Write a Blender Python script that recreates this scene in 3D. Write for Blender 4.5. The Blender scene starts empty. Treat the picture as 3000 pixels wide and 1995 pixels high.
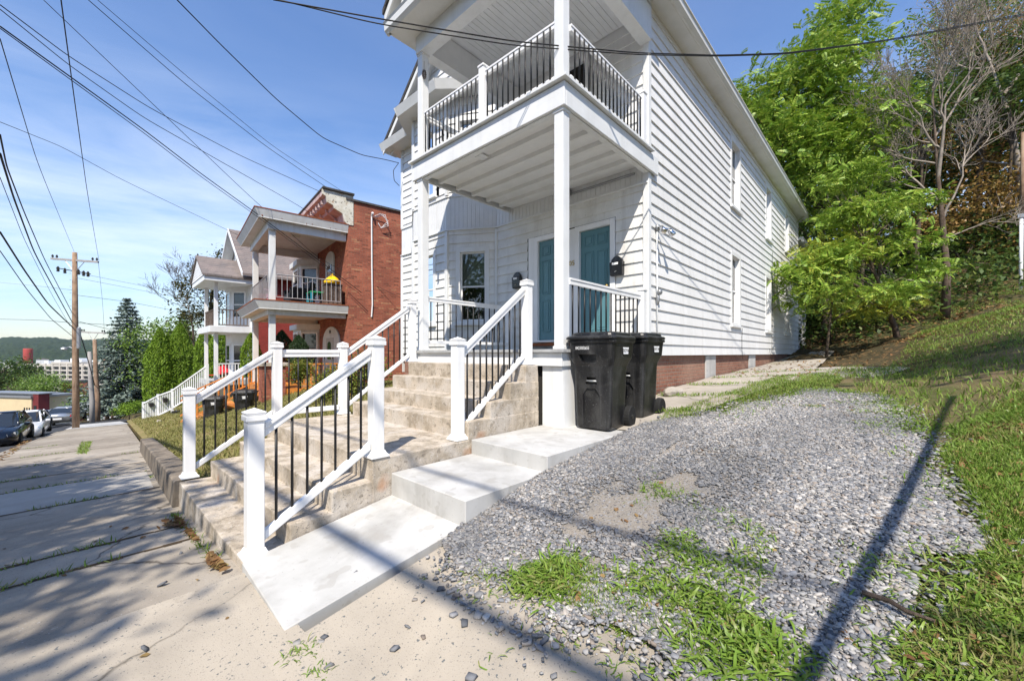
import bpy, bmesh, math, random
import numpy as np
from mathutils import Vector, Matrix, noise as mnoise
random.seed(7); rng=np.random.default_rng(7)
SC=bpy.context.scene; COL=SC.collection; PI=math.pi
# ------------------------------------------------------------------ survey of the place
# camera stands at x=y=0, z=1.45; +Y runs into the lot, -X runs down the street
F=1187.5;CX=1500.;HY=1035.;ZC=1.45
AL=math.atan2(1106,F); FW=(-math.sin(AL),math.cos(AL)); RT=(math.cos(AL),math.sin(AL))
def ray(u,v):
    a=(u-CX)/F
    return (FW[0]+a*RT[0],FW[1]+a*RT[1],(HY-v)/F)
def at(u,v,d):
    r=ray(u,v); return Vector((r[0]*d,r[1]*d,ZC+r[2]*d))
# terrain height
def hz(x,y):
    x=np.asarray(x,float); y=np.asarray(y,float)
    s=np.interp(x,[-900,-420,-250,-62,-5.85,-3.3,-2.3,0,4,40],[-46,-42,-27,-5.6,-.30,-.05,.0,.13,.36,2.6])
    rise=np.interp(y,[.74,1.92,2.85,4.4,7,8.3,9.8,15.3,21,25,32,60],[0,.188,.381,.55,.79,.88,.95,1.12,1.45,2.35,4.8,14])
    xb=np.interp(y,[2,5,8,13,18],[1.0,.55,.3,.0,-1.2])
    bank=np.clip(x-xb,0,4)*np.interp(y,[1,3,7,13],[0,.12,.2,.3])
    right=rise+bank
    lw=np.clip((-x-3.2)/25,0,3)*1.0
    yw=.86+.045*np.clip(-x-5.9,0,40)
    left=np.where(y>yw-.04,.22,0)+.26*np.clip(y-yw,0,4.2)+.05*np.clip(y-yw-4.2,0,14)
    left=left+np.interp(y,[20,30,60],[0,3,12])
    w=np.clip((x+6.0)/.05,0,1)
    w=np.where(y>22,np.clip((x+14)/8,0,1),w)
    far=np.clip((-x-45)/40,0,1)
    left=left*(1-far)
    wy=np.clip((y+2.0)/.3,0,1)
    return s+ (right*w+left*(1-w))
def hf(x,y): return float(hz(x,y))
def onG(u,v):
    r=ray(u,v); z=0.2
    t=1
    for k in range(60):
        t2=(z-ZC)/r[2] if r[2]<-1e-4 else 60
        t=.6*t+.4*min(max(t2,.2),80); z=hf(r[0]*t,r[1]*t)
    return Vector((r[0]*t,r[1]*t,z))
# ------------------------------------------------------------------ objects
def tag(o,label=None,cat=None,group=None,kind=None):
    if label:o['label']=label
    if cat:o['category']=cat
    if group:o['group']=group
    if kind:o['kind']=kind
    return o
def thing(name,label,cat,loc=(0,0,0),rz=0,group=None):
    o=bpy.data.objects.new(name,None); o.empty_display_size=.2
    o.location=loc; o.rotation_euler=(0,0,rz); COL.objects.link(o)
    return tag(o,label,cat,group)
def setp(o,parent,local):
    if parent is None: return
    o.parent=parent
    if not local and parent.type=='EMPTY':
        m=Matrix.Translation(parent.location)@Matrix.Rotation(parent.rotation_euler[2],4,'Z')
        o.matrix_parent_inverse=m.inverted()
def link(name,me,mat,parent=None,local=False,smooth=False):
    o=bpy.data.objects.new(name,me); COL.objects.link(o)
    if mat is not None and len(me.materials)==0: me.materials.append(mat)
    if smooth: me.polygons.foreach_set('use_smooth',[True]*len(me.polygons))
    setp(o,parent,local); return o
class MB:
    def __init__(s): s.v=[];s.f=[]
    def add(s,vs,fs):
        b=len(s.v); s.v+= [tuple(p) for p in vs]; s.f+=[tuple(i+b for i in q) for q in fs]; return s
    def box(s,x0,x1,y0,y1,z0,z1):
        return s.add([(x0,y0,z0),(x1,y0,z0),(x1,y1,z0),(x0,y1,z0),(x0,y0,z1),(x1,y0,z1),(x1,y1,z1),(x0,y1,z1)],
          [(0,3,2,1),(4,5,6,7),(0,1,5,4),(1,2,6,5),(2,3,7,6),(3,0,4,7)])
    def obox(s,c,ux,uy,hx,hy,z0,z1):   # box with horizontal axes ux,uy
        P=[];
        for z in(z0,z1):
            for a,b in((-1,-1),(1,-1),(1,1),(-1,1)): P.append((c[0]+ux[0]*hx*a+uy[0]*hy*b,c[1]+ux[1]*hx*a+uy[1]*hy*b,z))
        return s.add(P,[(0,3,2,1),(4,5,6,7),(0,1,5,4),(1,2,6,5),(2,3,7,6),(3,0,4,7)])
    def quad(s,*p): return s.add(p,[tuple(range(len(p)))])
    def prism(s,pts,d):               # polygon pts swept by vector d
        n=len(pts);d=Vector(d);a=[Vector(p) for p in pts];b=[p+d for p in a]
        return s.add(a+b,[tuple(reversed(range(n))),tuple(range(n,2*n))]+[(i,(i+1)%n,n+(i+1)%n,n+i) for i in range(n)])
    def beam(s,p0,p1,w,h0,h1):        # sloped bar with plumb ends: width w, from h0 to h1 about the line
        p0=Vector(p0);p1=Vector(p1);d=p1-p0;n=Vector((-d.y,d.x,0)).normalized()*w/2
        P=[p+n*a+Vector((0,0,h)) for p in(p0,p1) for a,h in((-1,h0),(1,h0),(1,h1),(-1,h1))]
        return s.add(P,[(0,1,2,3),(7,6,5,4),(0,4,5,1),(1,5,6,2),(2,6,7,3),(3,7,4,0)])
    def tube(s,pts,r,n=6,cap=True):
        pts=[Vector(p) for p in pts]; m=len(pts)
        if not hasattr(r,'__len__'): r=[r]*m
        b=len(s.v); up=None
        for i,p in enumerate(pts):
            t=(pts[min(i+1,m-1)]-pts[max(i-1,0)])
            t=t.normalized() if t.length>1e-9 else Vector((0,0,1))
            if up is None:
                up=Vector((0,0,1)) if abs(t.z)<.9 else Vector((1,0,0))
            x=t.cross(up).normalized(); y=x.cross(t).normalized(); up=y
            for k in range(n):
                a=2*PI*k/n; s.v.append(tuple(p+(x*math.cos(a)+y*math.sin(a))*r[i]))
        for i in range(m-1):
            for k in range(n):
                s.f.append((b+i*n+k,b+i*n+(k+1)%n,b+(i+1)*n+(k+1)%n,b+(i+1)*n+k))
        if cap:
            s.f.append(tuple(b+k for k in reversed(range(n)))); s.f.append(tuple(b+(m-1)*n+k for k in range(n)))
        return s
    def lathe(s,c,prof,n=16,axis='z'):
        b=len(s.v)
        for r,z in prof:
            for k in range(n):
                a=2*PI*k/n;x=r*math.cos(a);y=r*math.sin(a)
                q=(x,y,z) if axis=='z' else ((z,x,y) if axis=='x' else (x,z,y))
                s.v.append((c[0]+q[0],c[1]+q[1],c[2]+q[2]))
        m=len(prof)
        for i in range(m-1):
            for k in range(n): s.f.append((b+i*n+k,b+i*n+(k+1)%n,b+(i+1)*n+(k+1)%n,b+(i+1)*n+k))
        s.f.append(tuple(b+k for k in reversed(range(n))));s.f.append(tuple(b+(m-1)*n+k for k in range(n)))
        return s
    def loft(s,rings,cap=True):
        n=len(rings[0]);b=len(s.v)
        for r in rings: s.v+=[tuple(p) for p in r]
        for i in range(len(rings)-1):
            for k in range(n): s.f.append((b+i*n+k,b+i*n+(k+1)%n,b+(i+1)*n+(k+1)%n,b+(i+1)*n+k))
        if cap:
            s.f.append(tuple(b+k for k in reversed(range(n))));s.f.append(tuple(b+(len(rings)-1)*n+k for k in range(n)))
        return s
    def mesh(s,name):
        me=bpy.data.meshes.new(name); me.from_pydata(s.v,[],s.f); me.update(); return me
    def build(s,name,mat,parent=None,local=False,smooth=False,bevel=0,fixn=False):
        me=s.mesh(name)
        if fixn or bevel:
            bm=bmesh.new();bm.from_mesh(me);bmesh.ops.recalc_face_normals(bm,faces=bm.faces);bm.to_mesh(me);bm.free()
        o=link(name,me,mat,parent,local,smooth)
        if bevel:
            m=o.modifiers.new('bevel','BEVEL');m.width=bevel;m.segments=2;m.limit_method='ANGLE';m.angle_limit=.6
        return o
def mesh_np(name,V,Fq,mat,parent=None,local=False,k=4):
    me=bpy.data.meshes.new(name); V=np.asarray(V,np.float32); Fq=np.asarray(Fq,np.int32)
    me.vertices.add(len(V)); me.vertices.foreach_set('co',V.ravel())
    n=len(Fq); me.loops.add(n*k); me.loops.foreach_set('vertex_index',Fq.ravel())
    me.polygons.add(n); me.polygons.foreach_set('loop_start',np.arange(n,dtype=np.int32)*k)
    me.update(calc_edges=True); return link(name,me,mat,parent,local)
def inst(T,TF,Pn,R,S):
    """copies of template T (k,3) faces TF (m,4) at Pn with rotations R and sizes S"""
    T=np.asarray(T,float);TF=np.asarray(TF,int);N=len(Pn);k=len(T)
    S=np.asarray(S,float); S=S[:,None,None] if S.ndim==1 else S[:,None,:]
    V=np.einsum('nij,nkj->nki',R,T[None]*S)+Pn[:,None,:]
    Fq=TF[None]+(np.arange(N)*k)[:,None,None]
    return V.reshape(-1,3),Fq.reshape(-1,TF.shape[1])
def rots(N,tilt=1.0,yaw=None):
    """random yaw, then tilt of the local z axis by up to `tilt` rad"""
    a=rng.uniform(0,2*PI,N) if yaw is None else yaw
    t=rng.normal(0,tilt,N); b=rng.uniform(0,2*PI,N)
    ca,sa=np.cos(a),np.sin(a); Z=np.zeros((N,3,3)); Z[:,0,0]=ca;Z[:,0,1]=-sa;Z[:,1,0]=sa;Z[:,1,1]=ca;Z[:,2,2]=1
    k=np.stack([np.cos(b),np.sin(b),np.zeros(N)],1); K=np.zeros((N,3,3))
    K[:,0,1]=-k[:,2];K[:,0,2]=k[:,1];K[:,1,0]=k[:,2];K[:,1,2]=-k[:,0];K[:,2,0]=-k[:,1];K[:,2,1]=k[:,0]
    I=np.eye(3)[None]; A=I+np.sin(t)[:,None,None]*K+(1-np.cos(t))[:,None,None]*(K@K)
    return A@Z
def inpoly(pts,x,y):
    x=np.asarray(x);y=np.asarray(y);c=np.zeros(x.shape,bool);n=len(pts)
    for i in range(n):
        x0,y0=pts[i][0],pts[i][1];x1,y1=pts[(i+1)%n][0],pts[(i+1)%n][1]
        cond=((y0>y)!=(y1>y)); xi=x0+(y-y0)*(x1-x0)/((y1-y0) if y1!=y0 else 1e-9)
        c^=cond&(x<xi)
    return c
def sample(pts,N):
    p=np.array([(a[0],a[1]) for a in pts]); lo=p.min(0);hi=p.max(0); out=np.zeros((0,2))
    for _ in range(60):
        q=rng.uniform(lo,hi,(N*2,2)); q=q[inpoly(pts,q[:,0],q[:,1])]; out=np.vstack([out,q])
        if len(out)>=N: break
    return out[:N]
def vnoise(x,y,s,seed=0):
    """cheap smooth 2-d noise in 0..1"""
    r=np.random.default_rng(seed); g=r.random((64,64)); X=(x*s)%63;Y=(y*s)%63
    i=X.astype(int);j=Y.astype(int);fx=X-i;fy=Y-j;fx=fx*fx*(3-2*fx);fy=fy*fy*(3-2*fy)
    return (g[i,j]*(1-fx)+g[(i+1)%64,j]*fx)*(1-fy)+(g[i,(j+1)%64]*(1-fx)+g[(i+1)%64,(j+1)%64]*fx)*fy
def sheet(name,poly,mat,dz=0,step=.5,kind='structure',h=hz,rough=0):
    bm=bmesh.new(); bm.faces.new([bm.verts.new((p[0],p[1],0)) for p in poly])
    xs=[p[0] for p in poly];ys=[p[1] for p in poly]
    for ax,lo,hi in((0,min(xs),max(xs)),(1,min(ys),max(ys))):
        c=math.ceil(lo/step)*step
        while c<hi:
            no=[0,0,0];no[ax]=1;co=[0,0,0];co[ax]=c
            bmesh.ops.bisect_plane(bm,geom=bm.verts[:]+bm.edges[:]+bm.faces[:],plane_co=co,plane_no=no); c+=step
    xy=np.array([v.co[:2] for v in bm.verts]); z=h(xy[:,0],xy[:,1])+dz
    if rough: z=z+(vnoise(xy[:,0]+50,xy[:,1]+50,1.3,3)-.5)*rough
    for v,zz in zip(bm.verts,z): v.co.z=zz
    bmesh.ops.recalc_face_normals(bm,faces=bm.faces)
    if sum(f.normal.z for f in bm.faces)<0: bmesh.ops.reverse_faces(bm,faces=bm.faces)
    me=bpy.data.meshes.new(name); bm.to_mesh(me); bm.free()
    o=link(name,me,mat); 
    if kind:o['kind']=kind
    return o
def text_mesh(txt,size,extr=.001,align='CENTER'):
    c=bpy.data.curves.new('lettering','FONT'); c.body=txt;c.size=size;c.extrude=extr;c.align_x=align;c.align_y='CENTER';c.resolution_u=3
    o=bpy.data.objects.new('lettering',c); COL.objects.link(o)
    dg=bpy.context.evaluated_depsgraph_get(); me=bpy.data.meshes.new_from_object(o.evaluated_get(dg))
    bpy.data.objects.remove(o); bpy.data.curves.remove(c); me.name='lettering'; me.materials.clear(); return me
def copy_tree(o,parent=None):
    c=o.copy(); COL.objects.link(c)
    if parent is not None: c.parent=parent
    for ch in list(o.children): copy_tree(ch,c)
    return c
# ------------------------------------------------------------------ materials
class NT:
    def __init__(s,name):
        s.m=bpy.data.materials.new(name); s.m.use_nodes=True; s.t=s.m.node_tree; s.t.nodes.clear()
        s.out=s.n('ShaderNodeOutputMaterial')
    def n(s,t,**k):
        o=s.t.nodes.new(t)
        for a,b in k.items(): setattr(o,a,b)
        return o
    def l(s,a,b): s.t.links.new(a,b)
    def coord(s,kind='Object'): return s.n('ShaderNodeTexCoord').outputs[kind]
    def mapped(s,vec,sc): 
        m=s.n('ShaderNodeMapping'); m.inputs['Scale'].default_value=sc; s.l(vec,m.inputs['Vector']); return m.outputs[0]
    def noise(s,vec,scale,detail=5,rough=.6,dist=0):
        o=s.n('ShaderNodeTexNoise'); o.inputs['Scale'].default_value=scale;o.inputs['Detail'].default_value=detail
        o.inputs['Roughness'].default_value=rough;o.inputs['Distortion'].default_value=dist;s.l(vec,o.inputs['Vector']);return o.outputs['Fac']
    def ramp(s,fac,stops):
        r=s.n('ShaderNodeValToRGB'); e=r.color_ramp.elements
        while len(e)<len(stops): e.new(.5)
        for q,(p,c) in zip(e,stops): q.position=p; q.color=(c,c,c,1) if not hasattr(c,'__len__') else (*c,1)
        s.l(fac,r.inputs[0]); return r.outputs[0]
    def mix(s,fac,a,b,mode='MIX'):
        m=s.n('ShaderNodeMix',data_type='RGBA',blend_type=mode)
        for sock,val in((m.inputs[0],fac),(m.inputs[6],a),(m.inputs[7],b)):
            if hasattr(val,'is_output'): s.l(val,sock)
            elif hasattr(val,'__len__'): sock.default_value=(*val,1)
            else: sock.default_value=val
        return m.outputs[2]
    def math(s,op,a,b=0):
        m=s.n('ShaderNodeMath',operation=op)
        for sock,val in((m.inputs[0],a),(m.inputs[1],b)):
            if hasattr(val,'is_output'): s.l(val,sock)
            else: sock.default_value=val
        return m.outputs[0]
    def bump(s,hgt,strength,dist=.01):
        b=s.n('ShaderNodeBump'); b.inputs['Strength'].default_value=strength;b.inputs['Distance'].default_value=dist; s.l(hgt,b.inputs['Height']); return b.outputs[0]
    def bsdf(s,col,rough=.7,spec=.3,metal=0,normal=None,coat=0):
        p=s.n('ShaderNodeBsdfPrincipled')
        if hasattr(col,'is_output'): s.l(col,p.inputs['Base Color'])
        else: p.inputs['Base Color'].default_value=(*col,1)
        if hasattr(rough,'is_output'): s.l(rough,p.inputs['Roughness'])
        else: p.inputs['Roughness'].default_value=rough
        p.inputs['Specular IOR Level'].default_value=spec;p.inputs['Metallic'].default_value=metal;p.inputs['Coat Weight'].default_value=coat
        if normal is not None: s.l(normal,p.inputs['Normal'])
        s.l(p.outputs[0],s.out.inputs[0]); return p
def pm(name,c1,c2=None,scale=3,rough=.6,spec=.3,metal=0,bump=0,bscale=60,bdist=.004,ramp=(.38,.66),streak=None,speck=None,stain=None,coat=0,blot=None,crack=None):
    t=NT(name); v=t.coord()
    col=c1
    if c2 is not None: col=t.mix(t.ramp(t.noise(v,scale,7,.65),[(ramp[0],0.),(ramp[1],1.)]),c1,c2)
    if blot: col=t.mix(t.ramp(t.noise(v,blot[0],4,.55,.6),[(blot[2],0.),(blot[3],1.)]),col,blot[1])
    if streak: 
        m=t.mapped(v,(streak[0],streak[0],streak[0]*.06)); col=t.mix(t.ramp(t.noise(m,1,5,.6),[(.5,0.),(.75,streak[2])]),col,streak[1])
    for sp in(speck or []):
        col=t.mix(t.ramp(t.noise(v,sp[0],2,.5),[(sp[2],0.),(sp[2]+.04,sp[3] if len(sp)>3 else 1.)]),col,sp[1])
    if stain: col=t.mix(t.ramp(t.noise(v,stain[0],3,.5),[(stain[2],0.),(stain[2]+.06,.8)]),col,stain[1])
    if crack:
        vo=t.n('ShaderNodeTexVoronoi',feature='DISTANCE_TO_EDGE'); vo.inputs['Scale'].default_value=crack[0]; ad=t.n('ShaderNodeVectorMath',operation='ADD'); t.l(v,ad.inputs[0])
        nz=t.n('ShaderNodeTexNoise'); nz.inputs['Scale'].default_value=3; nz.inputs['Detail'].default_value=6; t.l(v,nz.inputs['Vector']); sc_=t.n('ShaderNodeVectorMath',operation='SCALE'); sc_.inputs['Scale'].default_value=.35; t.l(nz.outputs['Color'],sc_.inputs[0]); t.l(sc_.outputs[0],ad.inputs[1]); t.l(ad.outputs[0],vo.inputs['Vector'])
        k=t.math('MULTIPLY',t.ramp(vo.outputs['Distance'],[(0.,1.),(crack[1],0.)]),t.ramp(t.noise(v,.5,2,.5),[(.45,0.),(.55,.9)])); col=t.mix(k,col,crack[2])
    nm=t.bump(t.noise(v,bscale,6,.7),bump,bdist) if bump else None
    t.bsdf(col,rough,spec,metal,nm,coat); return t.m
def brick(name,c1,c2,mortar,w=.215,h=.072,ms=.006,bump=.6,dark=None,odd=None):
    t=NT(name); s=t.n('ShaderNodeSeparateXYZ'); t.l(t.coord(),s.inputs[0])
    c=t.n('ShaderNodeCombineXYZ'); t.l(t.math('ADD',s.outputs[0],s.outputs[1]),c.inputs[0]); t.l(s.outputs[2],c.inputs[1])
    b=t.n('ShaderNodeTexBrick'); t.l(c.outputs[0],b.inputs['Vector']); b.inputs['Scale'].default_value=1
    b.inputs['Brick Width'].default_value=w;b.inputs['Row Height'].default_value=h;b.inputs['Mortar Size'].default_value=ms;b.inputs['Mortar Smooth'].default_value=.3
    b.inputs['Bias'].default_value=-.1
    for k,cc in(('Color1',c1),('Color2',c2),('Mortar',mortar)): b.inputs[k].default_value=(*cc,1)
    v=t.coord(); base=b.outputs['Color']
    if odd:
        row=t.math('FLOOR',t.math('DIVIDE',s.outputs[2],h)); sh=t.math('MULTIPLY',t.math('MODULO',t.math('ABSOLUTE',row),2),w*.5)
        cell=t.math('FLOOR',t.math('DIVIDE',t.math('ADD',t.math('ADD',s.outputs[0],s.outputs[1]),sh),w)); cc=t.n('ShaderNodeCombineXYZ'); t.l(cell,cc.inputs[0]); t.l(row,cc.inputs[1])
        wn=t.n('ShaderNodeTexWhiteNoise',noise_dimensions='2D'); t.l(cc.outputs[0],wn.inputs['Vector']); k=t.math('MULTIPLY',t.ramp(wn.outputs['Value'],[(.945,0.),(.955,.85)]),t.math('SUBTRACT',1,b.outputs['Fac'])); base=t.mix(k,base,odd)
        k2=t.math('MULTIPLY',t.ramp(wn.outputs['Value'],[(.10,.7),(.12,0.)]),t.math('SUBTRACT',1,b.outputs['Fac'])); base=t.mix(k2,base,tuple(x*.35 for x in c1))
    col=t.mix(t.ramp(t.noise(v,1.1,5,.6),[(.4,0.),(.72,.75)]),base,dark or tuple(x*.55 for x in c1))
    col=t.mix(t.ramp(t.noise(v,18,3,.6),[(.35,.25),(.7,0.)]),col,(.02,.015,.012))
    hgt=t.math('ADD',t.math('MULTIPLY',b.outputs['Fac'],-1),t.math('MULTIPLY',t.noise(v,60,4,.6),.35))
    t.bsdf(col,.85,.2,0,t.bump(hgt,bump,.012)); return t.m
def leafmat(name,cols,trans=.35,rough=.5,spec=.3):
    """leaves: colour varies per leaf"""
    t=NT(name); g=t.n('ShaderNodeNewGeometry'); r=t.n('ShaderNodeValToRGB'); e=r.color_ramp.elements
    while len(e)<len(cols): e.new(.5)
    for i,(q,c) in enumerate(zip(e,cols)): q.position=i/(len(cols)-1) if len(c)==3 else c[3]; q.color=(*c[:3],1)
    t.l(g.outputs['Random Per Island'],r.inputs[0])
    v=t.coord(); col=t.mix(t.ramp(t.noise(v,.9,3,.5),[(.35,0.),(.65,.55)]),r.outputs[0],cols[0][:3])
    p=t.n('ShaderNodeBsdfPrincipled'); t.l(col,p.inputs['Base Color']); p.inputs['Roughness'].default_value=rough;p.inputs['Specular IOR Level'].default_value=spec
    tr=t.n('ShaderNodeBsdfTranslucent'); t.l(t.mix(.5,col,(.25,.35,.02),'ADD') if False else col,tr.inputs[0])
    m=t.n('ShaderNodeMixShader'); m.inputs[0].default_value=trans; t.l(p.outputs[0],m.inputs[1]); t.l(tr.outputs[0],m.inputs[2]); t.l(m.outputs[0],t.out.inputs[0]); return t.m
def glassmat(name,tint=(.75,.8,.8),refl=(1,1,1)):
    t=NT(name); f=t.n('ShaderNodeFresnel'); f.inputs[0].default_value=1.6
    a=t.n('ShaderNodeBsdfTransparent'); a.inputs[0].default_value=(*tint,1)
    g=t.n('ShaderNodeBsdfGlossy'); g.inputs['Roughness'].default_value=.02; g.inputs[0].default_value=(*refl,1)
    v=t.coord(); t.l(t.bump(t.noise(v,1.5,1,.4),.03,.02),g.inputs['Normal'])
    m=t.n('ShaderNodeMixShader'); t.l(t.math('ADD',t.math('MULTIPLY',f.outputs[0],1.1),.04),m.inputs[0]); t.l(a.outputs[0],m.inputs[1]); t.l(g.outputs[0],m.inputs[2]); t.l(m.outputs[0],t.out.inputs[0]); return t.m
W={}
W['siding']=pm('aluminium siding',(.78,.775,.765),(.71,.705,.695),1.2,.5,.35,streak=(5,(.5,.49,.46),.35),blot=(.5,(.70,.70,.69),.45,.7),bump=.05,bscale=9,bdist=.01)
W['siding_dirty']=pm('grimy front siding',(.78,.78,.76),(.66,.65,.62),1.6,.55,.3,streak=(6,(.42,.40,.37),.5),speck=[(38,(.25,.24,.22),.70,.6)])
W['paint']=pm('white house paint',(.76,.77,.77),(.69,.70,.70),2.2,.45,.35,streak=(7,(.55,.55,.53),.35),bump=.12,bscale=35)
W['soffit']=pm('soffit paint',(.72,.72,.70),(.64,.64,.61),2,.55,.3)
W['ceiling']=pm('porch ceiling paint',(.80,.80,.79),(.73,.73,.72),2.6,.55,.3,bump=.08,bscale=30)
W['vinyl']=pm('white vinyl',(.82,.82,.82),(.77,.77,.76),2.5,.3,.45,streak=(11,(.60,.58,.54),.35),speck=[(30,(.55,.53,.5),.74,.5)])
W['deckgrey']=pm('weathered grey deck paint',(.42,.43,.43),(.3,.3,.3),6,.7,.2,bump=.3,bscale=30)
W['blackmetal']=pm('black aluminium',(.008,.008,.009),None,1,.45,.4)
W['teal']=pm('teal door paint',(.10,.225,.255),(.09,.205,.235),2,.35,.4)
W['glass']=glassmat('window glass'); W['glassdark']=glassmat('dim window glass',(.35,.38,.38))
W['dark']=pm('dark interior',(.03,.03,.03),(.05,.045,.04),1.2,.9,.1)
W['blind']=pm('window blind slats',(.25,.29,.25),None,1,.6,.2)
W['curtain']=pm('pale curtain',(.5,.52,.52),(.4,.42,.42),3,.8,.1)
W['roof']=brick('dark roof shingles',(.085,.08,.075),(.12,.11,.105),(.03,.03,.03),.3,.14,.01,.4)
W['stucco']=pm('taupe pediment board',(.30,.26,.235),(.26,.225,.2),4,.8,.2)
W['brick']=brick('red brick',(.49,.15,.085),(.34,.095,.055),(.29,.18,.13),ms=.008,dark=(.20,.07,.05),odd=(.55,.27,.14))
W['brickorange']=pm('orange brick',(.52,.26,.13),(.46,.20,.09),9,.85,.2)
W['redbrick']=brick('red painted brick',(.36,.06,.05),(.30,.05,.042),(.22,.045,.035))
W['oldbrick']=brick('old foundation brick',(.34,.15,.10),(.24,.10,.07),(.30,.24,.19),.2,.068,.008,1.0,(.42,.27,.2))
W['concrete']=pm('old step concrete',(.52,.45,.365),(.33,.28,.215),5.5,.9,.2,bump=.9,bscale=55,bdist=.008,ramp=(.42,.60),blot=(2.6,(.52,.47,.41),.50,.62),streak=(5,(.23,.19,.15),.55),speck=[(85,(.09,.09,.09),.64,.8),(28,(.56,.52,.47),.64,.5),(16,(.17,.145,.115),.64,.55)],stain=(1.25,(.42,.17,.06),.68))
W['sidewalk']=pm('sidewalk concrete',(.32,.28,.225),(.215,.185,.15),1.9,.92,.2,bump=.5,bscale=110,bdist=.004,blot=(.5,(.39,.345,.285),.45,.68),speck=[(120,(.10,.11,.115),.655,.8),(45,(.12,.12,.12),.66,.6),(60,(.5,.48,.45),.68,.6)],stain=(.8,(.17,.15,.125),.64),crack=(.55,.010,(.06,.05,.04)))
W['apron']=pm('apron concrete',(.36,.32,.265),(.25,.22,.18),1.2,.92,.2,bump=.5,bscale=90,bdist=.004,blot=(.7,(.45,.395,.32),.45,.66),speck=[(48,(.10,.115,.12),.655,.85),(130,(.14,.13,.12),.64,.6)],crack=(.45,.006,(.08,.07,.055)))
W['newconcrete']=pm('fresh white concrete',(.46,.457,.44),(.37,.365,.35),1.5,.85,.25,bump=.25,bscale=120,bdist=.002,blot=(2.0,(.51,.505,.49),.42,.62),streak=(3,(.28,.265,.24),.6),speck=[(40,(.30,.29,.27),.68,.5),(7,(.33,.315,.29),.62,.45)],stain=(2.3,(.38,.35,.30),.71))
W['slabside']=pm('side path concrete',(.40,.36,.31),(.31,.28,.24),1.5,.92,.2,bump=.5,bscale=60,bdist=.006,blot=(.9,(.24,.22,.16),.55,.75),crack=(.7,.02,(.06,.055,.035)))
W['wallstone']=pm('kerb wall concrete',(.25,.21,.165),(.12,.10,.08),2.2,.92,.2,bump=.6,bscale=45,bdist=.008,streak=(7,(.05,.045,.04),.9))
W['asphalt']=pm('street asphalt',(.055,.056,.06),(.045,.046,.05),.8,.88,.25,bump=.3,bscale=150,bdist=.004,speck=[(140,(.12,.12,.12),.66)])
W['gravelbed']=pm('gravel bed',(.25,.235,.215),(.34,.295,.24),2.4,.95,.15,bump=1,bscale=55,bdist=.02,speck=[(45,(.34,.34,.35),.58,.8),(70,(.07,.07,.08),.6,.8)],blot=(.6,(.38,.33,.27),.46,.66))
W['soil']=pm('leaf littered soil',(.11,.075,.045),(.06,.045,.03),3,.95,.1,bump=.9,bscale=22,bdist=.03,speck=[(9,(.25,.14,.06),.6,.7),(16,(.33,.22,.11),.64,.7)])
W['turf']=pm('turf under the blades',(.10,.105,.04),(.20,.145,.085),1.1,.95,.1,bump=.8,bscale=60,bdist=.02)
W['dryturf']=pm('dry lawn under the blades',(.17,.155,.055),(.27,.21,.10),.9,.95,.1,bump=.8,bscale=60,bdist=.02)
W['bin']=pm('black bin plastic',(.007,.007,.008),(.013,.013,.013),3,.36,.45,bump=.25,bscale=220,bdist=.001,speck=[(55,(.35,.35,.34),.70,.5),(110,(.2,.2,.2),.66,.4)],streak=(9,(.12,.12,.12),.35),blot=(4,(.035,.035,.034),.52,.7))
W['rubber']=pm('tyre rubber',(.02,.02,.02),None,1,.8,.2)
W['whitelabel']=pm('white lettering',(.85,.85,.85),None,1,.5,.3)
W['bark']=pm('rough bark',(.13,.10,.075),(.07,.055,.04),5,.95,.1,bump=1,bscale=16,bdist=.03,streak=(9,(.05,.04,.03),.7))
W['palebark']=pm('pale grey bark',(.34,.29,.24),(.20,.17,.145),6,.9,.15,bump=.7,bscale=18,bdist=.02)
W['brownbark']=pm('brown bark',(.17,.125,.095),(.09,.07,.055),5,.95,.1,bump=1,bscale=14,bdist=.03,streak=(9,(.06,.04,.03),.7))
W['polewood']=pm('weathered pole wood',(.30,.20,.13),(.17,.11,.075),3,.9,.15,bump=.5,bscale=20,bdist=.01,streak=(16,(.42,.34,.26),.8))
W['polegrey']=pm('grey pole wood',(.34,.32,.30),(.27,.255,.24),3,.9,.15,streak=(14,(.2,.19,.17),.6))
W['cable']=pm('black cable',(.010,.010,.011),None,1,.6,.3)
W['greymetal']=pm('galvanised metal',(.36,.37,.38),(.30,.31,.32),8,.45,.4,metal=.6)
W['rust']=pm('rusted flashing',(.30,.10,.04),(.20,.065,.03),9,.8,.2)
W['orangewood']=pm('orange stained wood',(.62,.24,.05),(.52,.19,.04),4,.5,.3,streak=(9,(.38,.13,.03),.5))
W['darkwood']=pm('dark weathered wood',(.09,.06,.045),(.16,.13,.11),8,.8,.2)
W['chrome']=pm('lamp chrome',(.7,.7,.7),None,1,.12,.5,metal=1)
W['brass']=pm('brass numerals',(.42,.28,.07),None,1,.35,.5,metal=.6)
W['greyshingle']=brick('grey roof shingles',(.24,.20,.18),(.17,.155,.15),(.12,.10,.095),.35,.15,.012,.4,(.27,.22,.2))
W['pinkpaint']=pm('faded pink cornice paint',(.42,.27,.25),(.55,.46,.44),3,.7,.2,streak=(6,(.28,.15,.13),.6))
W['flakypaint']=pm('flaking cream paint',(.66,.64,.56),(.50,.46,.36),4,.7,.2,speck=[(14,(.12,.12,.11),.62,.8),(5,(.35,.17,.07),.66,.6)])
W['neighpaint']=pm('neighbour porch paint',(.68,.69,.68),(.60,.60,.58),2,.5,.3,streak=(6,(.45,.40,.34),.4))
W['railgrey']=pm('grey iron rail',(.34,.34,.35),(.26,.25,.25),8,.5,.3)
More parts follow.
